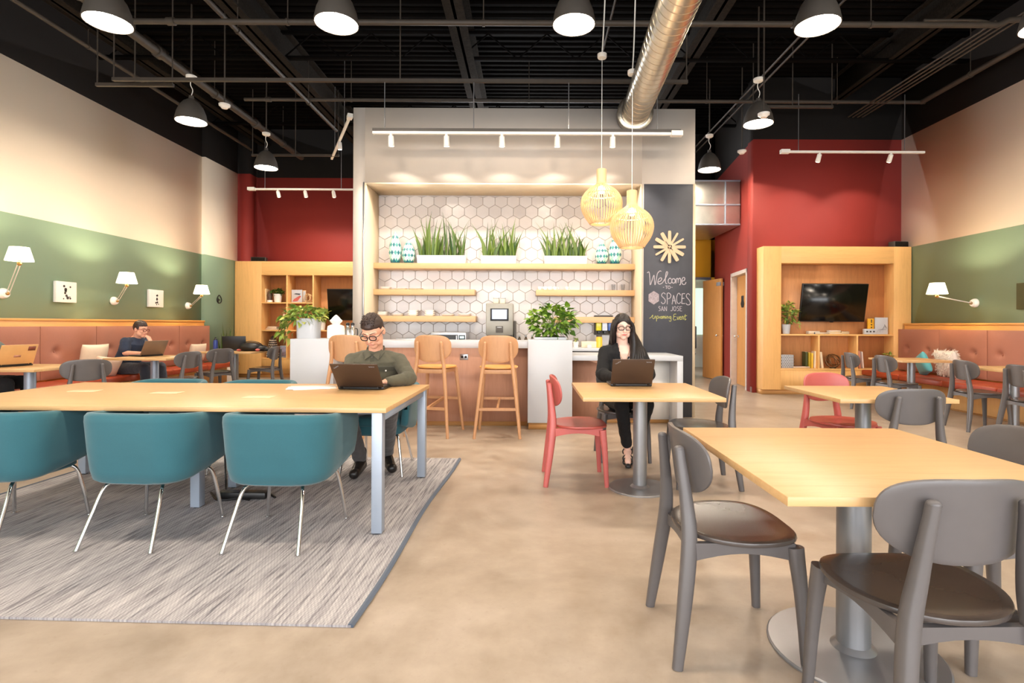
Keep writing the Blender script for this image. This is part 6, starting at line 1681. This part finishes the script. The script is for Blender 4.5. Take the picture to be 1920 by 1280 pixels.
# patterned blouse under the blazer
b = B(); ch, nk, pv = V(J['chest']), V(J['neck']), V(J['pelvis']); up = (ch - pv).normalized()
rings(b, [[c + V((rx * math.cos(q), ry * math.sin(q), 0)) for q in [2 * PI * i / 28 for i in range(28)]] for c, rx, ry in ((pv, .152, .12), (pv.lerp(ch, .5), .14, .112), (ch - up * .04, .155, .119), (ch + up * .05, .150, .113), (nk - V((0, 0, .11)), .125, .094))])
for sx in (-1, 1): sph(b, ch + V((sx * .076, .084, -.012)), (.071, .061, .069), 14)
me = fuse(b, .007, 3); bm = bmesh.new(); bm.from_mesh(me); bpy.data.meshes.remove(me)
bmesh.ops.delete(bm, geom=[v for v in bm.verts if v.co.z - nk.z > -.095 or (v.co.y > ch.y and v.co.z - nk.z > -.22 and abs(v.co.x) < .018 + .20 * (v.co.z - nk.z + .17))], context='VERTS')
obj('blouse', bm, striped.m, wom, ang=180)
# hair: cap and two long falls
def w_line(p, n):
    edge = .072 - .9 * max(0, abs(p.x - .012) - .018) if p.y > -.0 else -.2
    return p.z - edge if p.y > -.004 else 1
b = hair_cap(HM, s, w_line, (.088, .108, .104), (0, -.018, .034), .002, 8)
X_ = lambda p: HM @ (V(p) * s)
def fall(sx, pts, w):
    q = smooth_path([X_(p) for p in pts], 6); n = len(q)
    tube(b, q, [w[0] + (w[1] - w[0]) * math.sin(PI * min(1, i / n * 1.15)) if i < n * .8 else w[1] * (1 - (i / n - .8) * 3.6) for i in range(n)], 14, .62)
# her left (image right) heavy fall in front of the shoulder, her right side behind
for k in range(6): fall(-1, [(-.040 - .005 * k, .055 - .026 * k, .085), (-.082, .040 - .022 * k, .02), (-.094 - .006 * k, .030 - .016 * k, -.08), (-.098 - .017 * k, .060 - .012 * k, -.19), (-.082 - .027 * k, .110 - .008 * k, -.30), (-.070 - .028 * k, .130 - .006 * k, -.42)], (.018, .036))
for k in range(5): fall(1, [(.045, .050 - .030 * k, .088), (.084, .034 - .026 * k, .02), (.092, .018 - .022 * k, -.07), (.088, -.015 - .020 * k, -.14), (.078 - .01 * k, -.07 - .010 * k, -.23)], (.018, .026))
for k in range(4): fall(1, [(.05 - .034 * k, -.10, .06), (.06 - .04 * k, -.115, -.04), (.07 - .046 * k, -.115, -.16), (.08 - .05 * k, -.13, -.30)], (.03, .038))
me = fuse(b, .0045, 2)
nn = [v.normal.copy() for v in me.vertices]
for v, n_ in zip(me.vertices, nn): v.co += n_ * (.0022 * noise.noise(V((v.co.x * 150, v.co.y * 150, v.co.z * 9))))
mesh_obj('hair', me, M['hair_black'], wom)
b = B(); nk = V(J['neck']); tube(b, smooth_path([nk + V((.058, .02, .0)), nk + V((.05, .075, -.06)), nk + V((0, .112, -.15)), nk + V((-.05, .075, -.06)), nk + V((-.058, .02, .0))], 5), .0016, 6); obj('necklace', b, M['brass'], wom)
for sx in (-1, 1):
    b = B(); c = V(J['neck']); pts = [c + V((sx * .060, .035, .0)), c + V((sx * .098, .075, -.055)), c + V((sx * .085, .105, -.12)), c + V((sx * .03, .135, -.235)), c + V((sx * .055, .112, -.13)), c + V((sx * .062, .07, -.04))]
    f = [b.verts.new(q) for q in pts]; e = [b.verts.new(q + V((0, -.012, -.004))) for q in pts]; b.faces.new(f); b.faces.new(e[::-1])
    for k in range(6): b.faces.new((f[k], f[(k + 1) % 6], e[(k + 1) % 6], e[k]))
    obj('lapel', b, M['black_cloth'], top, smooth=False)

# ---- the man on the left banquette (faces +x)
px, py, rz = -6.13, 8.12, -PI / 2 - R(10)
g = lambda *p: L_(p, rz, px, py)
J = dict(pelvis=g(px, py, .55), chest=g(px + .10, py - .0, .82), neck=g(px + .17, py, 1.0), head=g(-5.87, 8.08, 1.125), hrot=(-R(12), 0, R(4)), hs=.98,
    sh=[g(px + .15, py + .19, .94), g(px + .15, py - .20, .94)], el=[g(-5.60, 8.14, .785), g(-5.95, 7.88, .775)], wr=[g(-5.70, 8.06, .935), g(-5.66, 7.83, .775)],
    hf=[V((0, -.45, .8)), V((.0, 1, 0))], hp=[V((.1, -1, -.3)), V((0, 0, -1))], curl=(1.1, .4), thumb=(-1, -1), hip=[g(px + .02, py + .1, .54), g(px + .02, py - .1, .54)], kn=[g(-5.66, 8.22, .55), g(-5.66, 7.88, .55)], an=[g(-5.60, 8.24, .12), g(-5.62, 7.88, .12)], toe=[g(-5.44, 8.25, .05), g(-5.46, 7.87, .05)], ground=.004)
lk = dict(top_mat=M['navy'], top_name='polo_shirt', leg_mat=M['dark_denim'], shoe_mat=M['boot_leather'], hair_mat=M['hair_brown'], lip_mat=M['lips_pale'], glasses=plain('red_brown_frame', (120, 50, 40), .4), short_sleeve=True, down=True, belly=.015, vox=.006, loose=.006)
m3, HM, s, top = person('man in a dark blue polo shirt on the left banquette, chin in hand', (px, py, 0), rz, J, lk)
b = hair_cap(HM, s, lambda p, n: (p.z - (.068 - .3 * max(0, abs(p.x) - .04))) if p.y > .03 else p.z - (-.005 if p.y > -.02 else -.06), (.083, .103, .10), (0, -.012, .036), .004, 5, 1.05); obj('hair', b, M['hair_brown'], m3, ang=60)
# ---- the person cut off by the left edge
px, py, rz = -6.16, 5.92, -PI / 2
g = lambda *p: L_(p, rz, px, py)
J = dict(pelvis=g(px, py, .55), chest=g(px + .04, py, .83), neck=g(px + .06, py, 1.03), head=g(px + .09, py, 1.17), hrot=(-R(14), 0, 0), hs=.97,
    sh=[g(px + .05, py + .19, .97), g(px + .05, py - .19, .97)], el=[g(px + .22, py + .26, .80), g(px + .20, py - .24, .80)], wr=[g(-5.80, py + .12, .785), g(-5.79, py - .06, .785)],
    hf=[V((0, 1, -.05)), V((0, 1, -.05))], hp=[V((0, 0, -1))] * 2, curl=(.4, .4), thumb=(-1, -1), hip=[g(px + .02, py + .1, .54), g(px + .02, py - .1, .54)], kn=[g(-5.66, py + .12, .55), g(-5.66, py - .14, .55)], an=[g(-5.62, py + .12, .12), g(-5.62, py - .14, .12)], toe=[g(-5.46, py + .12, .05), g(-5.46, py - .14, .05)], ground=.004)
lk = dict(top_mat=fabric('grey_green', (92, 98, 92), .9, .15), top_name='jumper', leg_mat=M['black_cloth'], shoe_mat=M['boot_leather'], hair_mat=M['hair_brown'], lip_mat=M['lips_pale'], vox=.007)
m4, HM, s, top = person('person in black trousers cut off by the left edge, typing on the golden laptop', (px, py, 0), rz, J, lk)
b = hair_cap(HM, s, lambda p, n: (p.z - .066) if p.y > .03 else p.z + .05, (.083, .103, .10), (0, -.012, .036), .004, 6, 1.05); obj('hair', b, M['hair_brown'], m4, ang=60)
# ============================================================ camera, sky, colour
cam = bpy.data.cameras.new('camera'); co = bpy.data.objects.new('camera', cam); COL.objects.link(co)
cam.sensor_width = 36; cam.lens = 1000 * 36 / 1920
cam.shift_x = -30 / 1920; cam.shift_y = -32 / 1920
cam.clip_start = .05; cam.clip_end = 60
co.matrix_world = Matrix.Translation((0, 0, HC)) @ Matrix.Rotation(R(90), 4, 'X') @ Matrix.Rotation(TH, 4, 'Z')
SC.camera = co
w = bpy.data.worlds.new('sky'); SC.world = w; w.use_nodes = True
bg = w.node_tree.nodes['Background']; bg.inputs[0].default_value = (.96, .975, 1, 1); bg.inputs[1].default_value = WORLD
vs = SC.view_settings; vs.view_transform = 'Standard'; vs.look = 'None'; vs.gamma = 1; vs.exposure = EXPO
try: vs.use_curve_mapping = False
except Exception: pass
cy = SC.cycles; cy.max_bounces = 7; cy.diffuse_bounces = 4; cy.glossy_bounces = 3; cy.transmission_bounces = 4; cy.use_denoising = True
cy.caustics_reflective = False; cy.caustics_refractive = False; cy.sample_clamp_indirect = 6
